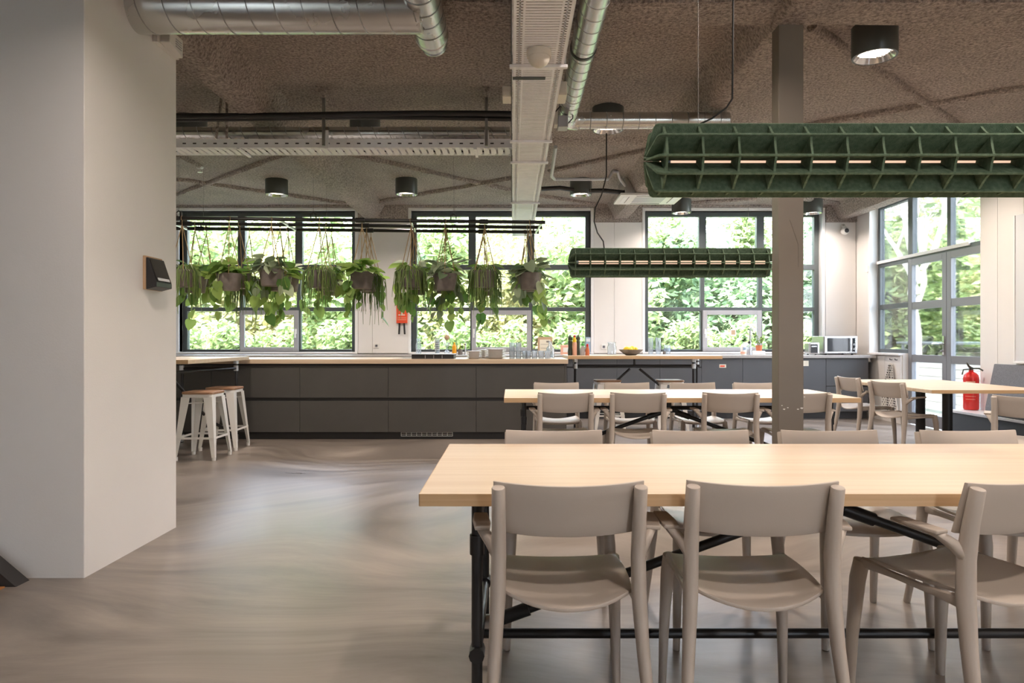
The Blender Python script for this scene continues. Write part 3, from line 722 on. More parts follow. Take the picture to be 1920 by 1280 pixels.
bar_table('bar_table','high oak bar table with bottles and fruit bowl in front of the window counter',.68,2.56,8.30,9.20,.976,[(.10,.12),(.16,.78),(1.56,.12),(1.78,.78)],
  [('crossbar',(.10,.45,.84),(1.72,.45,.84)),('stretcher',(.10,.12,.84),(.16,.78,.84)),('stretcher',(1.56,.12,.84),(1.78,.78,.84)),('hanger',(.89,.45,.83),(.89,.45,.936)),
   ('brace',(.83,.45,.80),(.25,.45,.28)),('brace',(.95,.45,.80),(1.6,.45,.28)),('stretcher',(.10,.45,.25),(1.72,.45,.25))])

# ================================================================= bar stools
def make_stool():
    t = thing('bar_stool', '', 'stool'); Z = .66; a, b = .135, .20
    sm = MB()
    def rr(h, r, n=5):
        out = []
        for (cx, cy, a0) in ((h-r,h-r,0),(-(h-r),h-r,90),(-(h-r),-(h-r),180),(h-r,-(h-r),270)):
            for k in range(n+1): w = R(a0+90*k/n); out.append((cx+r*math.cos(w), cy+r*math.sin(w)))
        return out
    MB().prism(rr(.158,.05), Z-.024, Z, 'z').build('seat', M['stoolwood'], t, bevel=.005)
    sk = MB(); sk.prism(rr(.152,.045), Z-.055, Z-.0245, 'z'); sk.build('seat_frame', M['stoolwhite'], t, bevel=.003)
    for sx in (-1,1):
        for sy in (-1,1):
            m = MB(); zt, zb = Z-.05, .03
            wt, wb_ = .085, .032
            # folded sheet leg: two tapered flanges meeting at the outer corner
            m.prism([(0,0),(1,0),(1,1),(0,1)],0,0,'z'); m.v.clear(); m.f.clear()
            def corner(h, z, w): return [(sx*h,sy*h,z),(sx*(h-w),sy*h,z),(sx*h,sy*(h-w),z),(sx*(h-.004),sy*(h-.004),z),(sx*(h-w),sy*(h-.004),z),(sx*(h-.004),sy*(h-w),z)]
            m.v += corner(a+.015, zt, wt) + corner(b, zb, wb_)
            for q in ((0,1,7,6),(0,2,8,6),(3,4,10,9),(3,5,11,9),(1,4,10,7),(2,5,11,8),(0,1,4,3),(0,2,5,3),(6,7,10,9),(6,8,11,9)): m.f.append(q)
            lg = m.build('leg', M['stoolwhite'], t)
            h = b-.016; MB().lathe([(.019,0),(.020,.035)],10,(sx*h,sy*h,0)).build('foot_cap', M['plastic_white'], lg, smooth=True)
    h = .183
    for (p, q) in (((-h,-h),(h,-h)),((h,-h),(h,h)),((h,h),(-h,h)),((-h,h),(-h,-h))):
        m = MB(); z = .215
        if p[1] == q[1]: m.box(min(p[0],q[0]),max(p[0],q[0]),p[1]-.003,p[1]+.003,z-.010,z+.010)
        else: m.box(p[0]-.003,p[0]+.003,min(p[1],q[1]),max(p[1],q[1]),z-.010,z+.010)
        m.build('stretcher', M['stoolwhite'], t)
    for (p, q) in (((-.14,-.14),(.14,.14)),((-.14,.14),(.14,-.14))):
        MB().tube([(p[0],p[1],.545),(q[0],q[1],.545)],.006,6).build('brace', M['stoolwhite'], t)
    return t
st0 = make_stool(); st0.location = (-3.06,6.77,0); tag(st0, 'white metal bar stool with brown wooden seat, nearer one at the left bar table', 'stool', 'white metal bar stools')
for x, y, l in ((-3.10,7.37,'white metal bar stool with brown wooden seat, further one at the left bar table'),
                (1.22,8.75,'white metal bar stool under the bar table, below the bottles'),(2.02,8.75,'white metal bar stool under the bar table, below the lemon bowl end')):
    s = copy_tree(st0); s.location = (x,y,0); s.rotation_euler = (0,0,R(random.uniform(-4,4))); tag(s, l, 'stool', 'white metal bar stools')

# ================================================================= bench, extinguisher, board on the right wall
bn = thing('wall_bench', 'grey felt upholstered bench with dark front along the right wall', 'bench', (5.10,5.9,0))
MB().box(0,.34-.025,-2.2,2.05,0,.33).build('bench_base', M['benchdark'], bn, bevel=.004)
MB().box(-.01,.34-.025,-2.2,2.06,.33,.36).build('bench_top', M['whiteboard'], bn, bevel=.003)
MB().box(.0,.20,-2.2,1.30,.361,.46).build('seat_cushion', M['benchfelt'], bn, bevel=.015)
m = MB(); m.prism([(.20,.42),(.30,.90),(.315,.90),(.315,.362),(.20,.362)], -2.2, 1.75, 'y'); m.build('backrest', M['benchfelt'], bn, bevel=.008)
ex = thing('fire_extinguisher', 'red fire extinguisher beside the glazed doors', 'extinguisher', (5.30,7.88,.365))
cy = MB(); cy.lathe([(.0,0),(.070,.0),(.079,.012),(.079,.36),(.070,.40),(.045,.425),(.024,.435),(.024,.455)],22); cyl = cy.build('cylinder', M['red'], ex, smooth=True)
m = MB(); m.plate(lambda u,v: ((.0797*math.cos(R(180+100*u)), .0797*math.sin(R(180+100*u)), .10+.20*v), (math.cos(R(180+100*u)), math.sin(R(180+100*u)), 0)), 8, 1, .0005)
m.build('label_plate', M['red'], cyl)
for k, (z, h, a, b) in enumerate(((.315,.014,195,265),(.29,.006,200,255),(.235,.03,188,215),(.20,.004,190,250),(.155,.004,190,270),(.225,.035,225,240),(.12,.004,195,265))):
    m = MB(); m.plate(lambda u,v: ((.0805*math.cos(R(a+(b-a)*u)), .0805*math.sin(R(a+(b-a)*u)), z+h*v), (math.cos(R(a+(b-a)*u)), math.sin(R(a+(b-a)*u)), 0)), 6, 1, .0005); m.build('printed_line', M['pinkbox'], cyl)
m = MB(); m.lathe([(.02,.455),(.02,.49)],12); m.tube([(0,0,.48),(-.06,-.05,.50),(-.11,-.09,.54)],[.012,.012,.008],8); m.tube([(.0,0,.475),(.06,-.05,.475),(.09,-.07,.45)],.009,8); m.tube([(.02,.02,.47),(-.07,.03,.46),(-.085,.03,.40)],.008,8)
m.build('valve_handle', M['darkgreen'], ex, smooth=True)
wbd = thing('whiteboard', 'pale whiteboard on the right wall at the frame edge', 'whiteboard', (XR-.021,6.3,1.6))
MB().box(-.02,0,-1.0,1.02,-.66,.9).build('board', M['whiteboard'], wbd)
MB().box(-.03,0,-1.0,1.04,-.685,-.66).box(-.03,0,1.02,1.04,-.66,.9).build('board_frame', M['white_trim'], wbd, bevel=.003)

# polka dot towel on hooks under the narrow window
tw = thing('polka_dot_towel', 'white towel with black polka dots hanging under the narrow window', 'towel', (XR-.027,9.72,.86))
def tfn(u, v):
    w = .05 + .15*(1-v)**.8 + .02*math.sin(v*5)
    return (-.02-.012*math.sin(u*14+v*3)-.008, (u-.5)*2*w + .02*math.sin(v*4), -.70+.68*v), (-1,0,0)
cl = MB().plate(tfn, 18, 16, .004).build('cloth', M['paper'], tw, smooth=True)
dm = MB(); rnd = random.Random(4)
for i in range(9):
    for j in range(20):
        u, v = (i+.5+.5*(j%2)*.9)/9.6, (j+.5)/20.5
        p, _ = tfn(u, v); r = .010
        b0 = len(dm.v)
        for k in range(7): dm.v.append((p[0]-.004, p[1]+r*math.cos(2*PI*k/7), p[2]+r*1.1*math.sin(2*PI*k/7)))
        dm.f.append(tuple(range(b0,b0+7)))
dm.build('dot_print', M['dark'], cl, kind='stuff')
for dy in (-.13, .0): MB().tube([(0,dy,.03),(-.03,dy,.03),(-.035,dy,.05)],.006,6).build('hook', M['dark'], tw, smooth=True)

# conduit and small box over the doors, security camera
o = thing('door_conduit', 'white conduit strip along the door transom', 'conduit', (XR,8.2,2.335))
MB().box(.075,.105,.05,2.13,-.022,.022).build('strip', M['white_trim'], o, bevel=.004)
MB().box(-.035,0,2.16,2.24,-.13,-.03).build('junction_box', M['plastic_white'], o, bevel=.004)
sc = thing('security_camera', 'small white dome security camera high in the corner', 'camera', (5.22,10.70,2.88))
MB().tube([(0,.10,.10),(0,.04,.10),(-.01,0,.07)],.022,10).build('mount', M['plastic_white'], sc, smooth=True)
m = MB(); m.lathe([(0,-.062),(.04,-.055),(.06,-.03),(.063,0),(.05,.045),(0,.06)],18,axis='y'); m.build('ball', M['plastic_white'], sc, smooth=True)
m = MB(); m.lathe([(.0,-.068),(.022,-.066),(.034,-.058),(.034,-.045),(0,-.045)],18,axis='y'); m.build('lens', M['dark'], sc, smooth=True)

# sockets, fire blanket on the piers
for px, py, l in ((706,648,'round wall socket on the pier under the red fire blanket'),(1132,650,'round wall socket on the pier above the bar table')):
    p = at(px,py,10.776); s = thing('wall_socket', l, 'socket', (p.x,10.776,p.z), 0, 'wall sockets')
    MB().box(-.04,.04,-.010,0,-.04,.04).build('plate', M['plastic_white'], s, bevel=.004)
    MB().lathe([(.026,-.0125),(.026,-.0095)],18,axis='y').build('socket_well', M['sash'], s)
    MB().lathe([(.013,-.0145),(.013,-.0115)],12,axis='y').build('socket_pins', M['dark'], s)
p = at(754,582,10.776)
fb = thing('fire_blanket', 'orange red fire blanket case with two black pull straps', 'fire blanket', (p.x,10.776,p.z))
MB().box(-.085,.085,-.04,0,-.20,.20).build('case', M['redbox'], fb, bevel=.006)
for k, (x0,x1,z0,z1) in enumerate(((-.06,.05,-.078,-.064),(-.012,.012,-.06,.02),(-.05,.06,.03,.05),(-.07,.07,-.15,-.143),(-.07,.07,-.12,-.113))):
    MB().box(x0,x1,-.042,-.04,z0,z1).build('printed_mark', M['paper'] if k < 3 else M['pinkbox'], fb)
for s in (-1,1): MB().prism([(s*.035-.014,-.2),(s*.035+.014,-.2),(s*.045+.013,-.375),(s*.045-.013,-.375)],-.03,-.022).build('pull_strap', M['dark'], fb)

# ================================================================= ceiling services
def helix(x0, x1, r, pitch, n=20):
    pts = []; N = int((x1-x0)/pitch*n)
    for k in range(N+1):
        w = 2*PI*k/n; pts.append((x0+(x1-x0)*k/N, r*math.cos(w), r*math.sin(w)))
    return pts
def duct_x(parent, name, L, r, pitch=.14):
    d = MB().lathe([(r,0),(r,L)],36,axis='x').build(name, M['duct'], parent, smooth=True)
    MB().tube(helix(0.02,L-.02,r,pitch),.0035,4).build('spiral_seam', M['seam'], d, smooth=True)
    return d
# big cross duct with its branch
dt = thing('supply_duct', 'large galvanised spiral duct emerging from the white wall', 'duct', (-2.12,3.78,2.985))
d = duct_x(dt, 'main_tube', 1.62, .125, .148)
br = MB().lathe([(.100,-.75),(.100,.36),(.104,.365),(.104,.385),(.080,.39),(.080,.48),(.085,.48),(.085,.495),(.07,.495),(.07,.45),(0,.45)],32,(1.63,0,.03),axis='y').build('branch_tube', M['duct'], dt, smooth=True)
for k in range(7): MB().lathe([(.1025,-.62+.14*k),(.1025,-.612+.14*k)],32,(1.63,0,.03),axis='y').build('seam_ring', M['seam'], br, smooth=True)
# long duct beside the tray, with elbow and cross run
d2 = thing('extract_duct', 'long galvanised spiral duct running beside the cable tray', 'duct', (.45,0,3.0))
ln = MB().lathe([(.080,-4.9),(.080,5.62)],32,axis='y').build('long_tube', M['duct'], d2, smooth=True)
MB().tube([(p[1],p[0],p[2]) for p in helix(1.5,5.6,.080,.145)],.003,4).build('spiral_seam', M['seam'], ln, smooth=True)
MB().lathe([(.084,4.28),(.084,4.31)],32,axis='y').build('rubber_ring', M['black'], ln, smooth=True)
el = [(.0+.10*(1-math.cos(R(a))), 5.62+.10*math.sin(R(a)), 0) for a in range(0,91,15)]
MB().tube(el,.078,24).build('elbow', M['duct'], d2, smooth=True)
d3 = MB().lathe([(.068,.10),(.068,1.36),(.064,1.365),(.0,1.365)],28,(0,5.72,0),axis='x').build('cross_tube', M['duct'], d2, smooth=True)
for k in range(9): MB().lathe([(.0695,.2+.135*k),(.0695,.206+.135*k)],28,(0,5.72,0),axis='x').build('seam_ring', M['seam'], d3, smooth=True)
d4 = thing('return_duct', 'thin galvanised duct above the cross cable tray', 'duct', (-5.6,6.10,3.008))
duct_x(d4, 'tube', 5.58, .057, .13)
# black pipes
bp = thing('black_pipe_pair', 'pair of black pipes under the ceiling left of the cable tray', 'pipe', (-5.6,5.82,3.083))
for k, dy in ((0,0),(1,.09)):
    pts = [(i*.35, dy, .012*math.sin(i*.55+k)-.03*k*0) for i in range(17)]
    MB().tube(pts,.024,10).build('pipe', M['black'], bp, smooth=True)
# hangers of sprayed strut
for px, top in ((607,150),(912,140)):
    x = (px-960)*5.9/FPX
    h = thing('strut_hanger', 'sprayed strut hanger holding pipes and tray, %s' % ('near the column of lamps' if px < 700 else 'beside the long cable tray'), 'hanger', (x,5.9,0), 0, 'strut hangers')
    MB().box(-.012,.012,-.012,.012,2.84,ZC).build('rod', M['seam'], h)
    MB().box(-.02,.02,.075,.085,2.84,3.0).build('bracket', M['tray'], h)
    rough_bar(rodp, (-.0,-.15,ZC), (0,.25,ZC), 6, .006).build('sprayed_foot', M['spray'], h)
for px in (408,428):
    x = (px-960)*6.0/FPX; h = thing('hanger_rod', 'thin sprayed hanger rod near the white wall, %s' % ('the slanted one' if px == 408 else 'the upright one'), 'hanger', (x,5.97,0), 0, 'strut hangers')
    MB().tube([(.05 if px==408 else 0,0,ZC),(0,0,2.93)],.012,8).build('rod', M['spray'], h)
# cable trays
def tray(name, label, L, W, loc, rz, nrung, H=.06):
    t = thing(name, label, 'cable tray', loc, rz)
    for y in (0, W):
        s = MB(); s.box(0,L,y-.0015,y+.0015,0,H); rail = s.build('side_rail', M['tray'], t)
        hl = MB()
        for k in range(int(L/.09)): hl.box(.03+k*.09,.06+k*.09,y-.0022,y+.0022,H*.42,H*.56)
        hl.build('side_slots', M['dark'], rail, kind='stuff')
        e = MB(); e.box(0,L,y-.006,y+.006,H-.004,H); e.build('rim', M['tray'], rail)
    base = MB(); pit = L/nrung
    for a, b in ((0,.018),(.030,.038),(.050,.062),(W-.018,W),(W-.038,W-.030),(W-.062,W-.050)): base.box(0,L,a,b,0,.002)
    for k in range(nrung):
        x = k*pit; base.box(x,x+pit*.74,.062,W-.062,0,.002); base.box(x,x+pit*.55,.018,.050,0,.002); base.box(x,x+pit*.55,W-.050,W-.018,0,.002)
    base.build('perforated_base', M['tray'], t, kind='stuff')
    return t
t1 = tray('long_cable_tray', 'long galvanised perforated cable tray running to the middle window', 12.3, .30, (.305,-1.8,2.77), PI/2, 430)
for D in (4.0, 5.5, 6.15, 7.95):
    MB().box(D+1.8-.015,D+1.8+.015,-.02,.32,-.02,-.001).build('cross_strut', M['tray'], t1, bevel=.003)
    for yy in (-.008,.308): MB().tube([(D+1.8,yy,-.01),(D+1.8,yy,ZC-2.77)],.005,6).build('threaded_rod', M['seam'], t1)
MB().box(4.20+1.8-.02,4.20+1.8+.02,.10,.30,-.004,-.001).build('tape_band', M['dark'], t1)
t2 = tray('cross_cable_tray', 'short galvanised cable tray crossing towards the white wall', 5.62, .25, (-5.62,5.99,2.85), 0, 90, .075)
for x in (1.85, 2.62+.6, 5.30): MB().box(x-.012,x+.012,-.012,.26,-.018,-.001).build('cross_strut', M['tray'], t2)
MB().tube([(5.0,.1,.05),(5.3,.1,.09),(5.5,.12,.12),(5.6,.13,.10)],.01,6).build('purple_cable', mat('purple_cable',(.16,.08,.24),.5), t2, smooth=True)
# motion sensor under the tray, junction boxes
p = Vector((.15,3.80,2.77))
ms = thing('motion_sensor', 'cream dome motion sensor under the cable tray', 'sensor', p)
MB().lathe([(0,-.002),(.068,-.002),(.070,-.025),(.066,-.04),(0,-.04)],28).build('base', M['plastic_cream'], ms, smooth=True)
MB().lathe([(.062,-.040),(.058,-.058),(.045,-.078),(.025,-.090),(0,-.094)],28).build('dome', M['plastic_cream'], ms, smooth=True)
for (x, y, z, sx, sy, sz, l) in ((-.035,4.62,2.78,.03,.07,.075,'cream junction box on the inner side of the cable tray'),(.335,4.6,2.78,.03,.09,.09,'cream junction box between cable tray and long duct')):
    b = thing('junction_box', l, 'junction box', (x,y,z), 0, 'junction boxes on the tray')
    MB().box(-sx,sx,-sy,sy,0,sz).build('box', M['plastic_cream'], b, bevel=.006); MB().box(-sx*.8,sx*.8,-sy-.004,-sy,.008,sz-.008).build('lid', M['plastic_cream'], b, bevel=.002)
b = thing('plug_box', 'grey cable box hanging beside the tray with a black cord', 'junction box', (.40,5.4,2.83))
MB().box(-.04,.04,-.06,.06,0,.09).build('box', M['sash'], b, bevel=.006); MB().box(-.07,-.04,-.05,.05,.02,.14).build('bracket', M['plastic_cream'], b, bevel=.003)
MB().tube([(-.06,-.05,.12),(.0,-.12,.17),(.07,-.1,.15),(.08,-.02,.08),(.03,0,.03)],.005,6).build('cord', M['black'], b, smooth=True)
# thin grey pipe right of the tray
tp = thing('grey_waste_pipe', 'thin grey drain pipe from the tray to the ceiling cassette', 'pipe', (0,0,0))
pts = [ceil_at(1042,275,3.0)+Vector((0,0,0)), at(1034,330,7.4), at(1040,336,7.9), at(1140,336,8.3), at(1148,322,8.5), at(1158,322,8.6), at(1162,335,8.7), at(1172,348,8.9)]
MB().tube([tuple(p) for p in pts],.018,8).build('pipe', M['sash'], tp, smooth=True)
tp2 = thing('black_refrigerant_pipe', 'black insulated pipe running behind the lamp to the ceiling cassette', 'pipe', (0,0,0))
MB().tube([tuple(at(x,y,9.0)) for x,y in ((1015,354),(1050,352),(1090,358),(1130,357),(1172,361))],.03,8).build('pipe', M['black'], tp2, smooth=True)

# ceiling cassette
ac = thing('ceiling_cassette', 'white ceiling air conditioning cassette above the far felt lamp', 'air conditioner', (1.83,9.17,3.05))
MB().box(-.36,.36,-.27,.27,.03,.28).build('body', M['inox'], ac, bevel=.006)
pnl = MB().box(-.42,.42,-.31,.31,0,.03).build('panel', M['plastic_white'], ac, bevel=.006)
MB().box(-.20,.20,-.17,.17,-.004,0).build('intake_grille', M['sash'], pnl)
for s in (-1,1):
    MB().box(s*.33-.03,s*.33+.03,-.2,.2,-.003,0).build('air_flap', M['white_trim'], pnl); MB().box(s*.29-.003,s*.29+.003,-.2,.2,-.0045,0).build('flap_gap', M['dark'], pnl)
    MB().box(-.2,.2,s*.245-.003,s*.245+.003,-.0045,0).build('flap_gap', M['dark'], pnl)

# ceiling lamps
def make_lamp():
    t = thing('ceiling_lamp', '', 'lamp')
    MB().lathe([(.13,.0),(.143,0),(.145,.004),(.145,.215),(.0,.215)],40,caps=False).build('housing', M['lampbody'], t, smooth=True)
    MB().lathe([(.13,.0),(.112,.035),(.105,.05),(.0,.05)],36,caps=False).build('reflector', M['silver'], t, smooth=True)
    MB().lathe([(.105,.040),(.105,.046),(0,.046)],32).build('light_disc', M['lampglow'], t, smooth=True)
    g = MB()
    for k in range(-4,5):
        y = k*.022; w = math.sqrt(max(0,.105**2-y*y)); g.box(-w,w,y-.0012,y+.0012,.030,.039); g.box(y-.0012,y+.0012,-w,w,.030,.039)
    g.build('anti_glare_grid', M['silver'], t, kind='stuff')
    return t
lamp0 = None
lamp_light = bpy.data.lights.new('lamp_light','AREA'); lamp_light.shape = 'DISK'; lamp_light.size = .20; lamp_light.energy = LAMP_W; lamp_light.color = LAMP_COL; lamp_light.spread = R(150)
LP = [(-3.13,9.08,'over the island, nearest the left wall'),(-1.40,9.05,'over the middle of the island'),(.915,9.08,'beside the black pipe and cassette'),
      (-3.08,6.55,'behind the black pipes, next to the white wall'),(-1.41,6.55,'behind the black pipes, middle of the ceiling'),(.884,6.29,'below the cross duct right of the tray'),
      (2.57,10.36,'in front of the third window, beside the cassette'),(4.57,10.38,'in front of the third window, beside the column'),(2.48,4.67,'largest in view, right of the column'),
      (2.55,7.5,'above the second table, hidden by the felt lamp'),(4.5,7.5,'above the side tables, hidden by the felt lamp'),(4.5,4.67,None),
      (-1.0,2.5,None),(.9,3.45,None),(2.5,1.9,None),(4.5,1.9,None),(.9,.3,None),(2.5,-1.0,None),(4.5,-1.2,None)]  # entries with None are unseen lamps added to give the room fill light
for x, y, w in LP:
    if lamp0 is None: L_ = lamp0 = make_lamp()
    else: L_ = copy_tree(lamp0)
    L_.location = (x,y,3.095)
    tag(L_, ('dark cylindrical ceiling lamp %s' % w) if w else 'added cylindrical ceiling lamp outside the view, for fill light', 'lamp', 'cylindrical ceiling lamps' if w else 'added fill lamps outside the view')
    lo = bpy.data.objects.new('lamp_light', lamp_light); col.objects.link(lo); lo.location = (x,y,3.088)
# small white sprinkler
p = ceil_at(375,320,3.24); s = thing('sprinkler', 'small white sprinkler rosette on the ceiling near the white wall', 'sprinkler', p)
MB().lathe([(.045,.05),(.04,.03),(.015,.02),(.012,-.01),(.03,-.015),(.03,-.02),(0,-.02)],16).build('rosette', M['plastic_white'], s, smooth=True)

# ================================================================= felt pendants
def make_pendant():
    t = thing('felt_pendant', '', 'lamp'); L = 1.70; r0, r1 = .020, .128; th = .008
    angs = [64, 29, -6, -34, -70]; angs += [180-a for a in angs]
    prof = [(.0,r0),(.004,r0+.02),(.022,r1-.012),(.029,r1-.003),(.038,r1),(L-.038,r1),(L-.029,r1-.003),(L-.022,r1-.012),(L-.004,r0+.02),(L,r0)]
    fin = MB().prism(prof, -th/2, th/2, 'y').mesh('fin', M['felt'])
    for a in angs:
        # fin lies in the x / radial plane; a is the elevation towards the camera side (-y)
        o = link('fin', fin, t, bevel=.0015, rot=(R(180-a)-R(90), 0, 0))
    # rib disc between the fins: outline slightly scalloped
    pts = []
    A_ = sorted([(180-a) % 360 for a in angs]); outl = []
    for i in range(10):
        a0 = A_[i]; a1 = A_[(i+1) % 10] + (360 if i == 9 else 0)
        P0 = Vector((math.cos(R(a0)), math.sin(R(a0))))*.121; P1 = Vector((math.cos(R(a1)), math.sin(R(a1))))*.121
        for q in range(6):
            p = P0.lerp(P1, q/6); outl.append(p*(1-.03*math.sin(PI*q/6)))
    pts = [(p.x, p.y) for p in outl]
    dm = MB(); b0 = 0
    for x in (-th/2, th/2):
        for (p, q) in pts: dm.v.append((x,p,q))
        for (p, q) in pts: dm.v.append((x,p*.30,q*.30))
    n = 60
    for k in range(n):
        k2 = (k+1) % n
        dm.f += [(k,k2,n+k2,n+k), (2*n+k,3*n+k,3*n+k2,2*n+k2), (k,2*n+k,2*n+k2,k2), (n+k,n+k2,3*n+k2,3*n+k)]
    rib = dm.mesh('rib', M['felt'])
    for k in range(14): link('rib', rib, t, loc=(.055+k*(L-.11)/13,0,0))
    MB().lathe([(.033,.06),(.033,L-.06)],14,axis='x').build('light_tube', M['tubeglow'], t, smooth=True)
    MB().lathe([(.0345,.065),(.0345,.085)],14,axis='x').build('tube_label', M['bluebox'], t, smooth=True)
    return t
M['tubeglow'] = mat('warm_tube', (.75,.55,.42), .5, emit=(1,.66,.47), estr=.7)
pen = make_pendant(); pen.location = (.47,2.42,1.79); tag(pen, 'long green felt lattice lamp above the near table', 'lamp', 'green felt lattice lamps')
pen2 = copy_tree(pen); pen2.location = (.47,5.72,1.81); tag(pen2, 'long green felt lattice lamp above the second table', 'lamp', 'green felt lattice lamps')
def wire(mb, a, b, r): mb.tube([tuple(a),tuple(b)], r, 5)
for par, cord in ((pen,[(1375,-60,2.42),(1374,100,2.42),(1373,185,2.42),(1362,202,2.42),(1335,222,2.42),(1305,236,2.42)]),
                  (pen2,[(1137,250,5.72),(1137,330,5.72),(1128,365,5.72),(1116,390,5.72),(1114,415,5.72),(1120,436,5.72),(1131,452,5.72),(1133,467,5.72)])):
    ox = par.location
    pts = [at(*c) - ox for c in cord]
    MB().tube([tuple(p) for p in pts],.0035 if par is pen else .006,6).build('power_cord', M['black'], par, smooth=True)
    for x in (.19, 1.51): MB().tube([(x,0,.10),(x,0,ZC-ox.z)],.0012,5).build('suspension_wire', M['inox'], par)

# ================================================================= hanging plants
RY = R(3.6); RO = Vector((-1.75, 8.22, 2.545))
rk = thing('hanging_plant_rack', 'black pipe rack hung from the ceiling above the island', 'rack', RO, RY)
PY = [-.36, 0, .36]
for y in PY:
    pp = MB().tube([(-3.2,y,0),(2.12,y,0)],.021,10).build('pipe', M['black'], rk, smooth=True)
    for x in (-2.1,-.02,1.4): MB().tube([(x-.05,y,0),(x+.05,y,0)],.029,10).build('coupling', M['black'], pp, smooth=True)
for x in (-2.25,-.93,.55,2.08):
    MB().tube([(x,-.36,-.005),(x,.36,-.005)],.016,10).build('connector', M['galv'], rk, smooth=True)
for x in (-2.05,-.55,1.05):
    for y in (-.36,.36):
        MB().tube([(x,y,.0),(x,y,ZC-2.545)],.002,5).build('suspension_wire', M['inox'], rk)
        MB().tube([(x-.03,y,.02),(x-.03,y,.06),(x,y,.085),(x+.03,y,.06),(x+.03,y,.02)],.007,6).build('ring_bolt', M['black'], rk, smooth=True)
def heart_leaf(name, L, Wd, m):
    out = [(0,0,0),(.30,-.08,.03),(.50,.18,.05),(.46,.45,.03),(.28,.75,-.03),(0,1,-.12),(-.28,.75,-.03),(-.46,.45,.03),(-.50,.18,.05),(-.30,-.08,.03)]
    v = [(x*Wd, y*L, z*L) for x,y,z in out] + [(0,.35*L,-.05*L),(0,.7*L,-.08*L)]
    f = [(0,1,10),(1,2,10),(2,3,10),(3,11,10),(3,4,11),(4,5,11),(5,6,11),(6,7,11),(7,10,11),(7,8,10),(8,9,10),(9,0,10)]
    me = bpy.data.meshes.new(name); me.from_pydata(v,[],f); me.materials.append(m)
    for p in me.polygons: p.use_smooth = True
    return me
leafA = [heart_leaf('leaf',.115,.105,M['leaf']), heart_leaf('leaf',.09,.08,M['leaf']), heart_leaf('leaf',.135,.12,M['leaf'])]
leafV = [heart_leaf('leaf',.15,.10,M['leafv']), heart_leaf('leaf',.12,.085,M['leafv'])]
pot_me = MB().lathe([(.0,-.10),(.108,-.10),(.112,-.095),(.138,.085),(.140,.09),(.130,.09),(.125,.06),(0,.06)],22).mesh('pot', M['pot'], True)
soil_me = MB().lathe([(.0,.066),(.124,.062)],16).mesh('soil', M['soil'], True)
def hang_plant(x, row, kind, dens, seed, label):
    rnd = random.Random(seed)
    t = thing('hanging_plant', label, 'plant', (0,0,0), 0, 'hanging potted plants on the rack')
    y = PY[row]; w = Matrix.Rotation(RY,4,'Z') @ Vector((x,y,0)) + RO
    drop = rnd.uniform(.66,.72)
    t.location = (w.x, w.y, RO.z-drop); t.rotation_euler = (0,0,rnd.uniform(0,6.28))
    link('pot', pot_me, t, smooth=True); link('soil', soil_me, t)
    for k in range(3):
        a = 2*PI*k/3
        MB().tube([(.137*math.cos(a),.137*math.sin(a),.08),(.06*math.cos(a),.06*math.sin(a),drop*.56),(.004*math.cos(a),.004*math.sin(a),drop-.085)],.0048,5).build('cord', M['rope'], t)
    MB().tube([(0,0,drop-.09),(0,0,drop-.02)],.004,5).tube([(.0,-.026*math.cos(q*PI/4),drop+.026*math.sin(q*PI/4)) for q in range(8)],.004,5,closed=True).build('hook', M['rope'], t)
    vines = MB(); L = []
    def add_leaf(p, a, droop, me, s):
        # leaf points outward (angle a) and down by droop
        o = link('leaf', me, t, loc=p, rot=(-droop, rnd.uniform(-.5,.5), a-PI/2)); o.scale = (s,s,s)
    lv = leafV if kind == 'V' else leafA
    if kind in 'LVM':
        n = int((34 if kind != 'M' else 18)*dens)
        for k in range(n):
            a = rnd.uniform(0,2*PI); r = rnd.uniform(.03,.15); z = rnd.uniform(.07,.23) - .25*max(0,r-.1)
            add_leaf((r*math.cos(a), r*math.sin(a), z), a, rnd.uniform(-.5,.9), rnd.choice(lv), rnd.uniform(.95,1.4))
        for k in range(int(5.5*dens)):
            a = rnd.uniform(0,2*PI); ln = rnd.uniform(.10,.32) if rnd.random() < .8 else rnd.uniform(.35,.52); pts = [(.10*math.cos(a),.10*math.sin(a),.08),(.155*math.cos(a),.155*math.sin(a),.10)]
            rr_ = .165; m = max(2,int(ln/.075))
            for i in range(m):
                rr_ += rnd.uniform(-.01,.018); a += rnd.uniform(-.12,.12); z = .06-ln*(i+1)/m
                pts.append((rr_*math.cos(a), rr_*math.sin(a), z))
                add_leaf(pts[-1], a+rnd.uniform(-1,1), rnd.uniform(.7,1.5), rnd.choice(lv if rnd.random()<.6 else leafA), rnd.uniform(.85,1.3))
            vines.tube(pts,.003,4)
    if kind in 'RM':
        sm = MB()
        for k in range(int((95 if kind == 'R' else 50)*dens)):
            a = rnd.uniform(0,2*PI); ln = rnd.uniform(.08,.42)*(1 if rnd.random()<.85 else 1.4); r = rnd.uniform(.02,.10)
            pts = [(r*math.cos(a), r*math.sin(a), .06)]; R2 = rnd.uniform(.13,.19)
            pts.append(((r+R2)/2*math.cos(a), (r+R2)/2*math.sin(a), rnd.uniform(.10,.15))); pts.append((R2*math.cos(a), R2*math.sin(a), .07))
            for i in range(3):
                R2 += rnd.uniform(-.008,.02); a += rnd.uniform(-.1,.1); pts.append((R2*math.cos(a), R2*math.sin(a), .07-ln*(i+1)/3))
            sm.tube(pts,[.005,.005,.005,.0046,.004,.0025],3,caps=False)
        sm.build('strands', M['strand'], t, kind='stuff', smooth=False)
    if vines.v: vines.build('vines', M['stem'], t, kind='stuff')
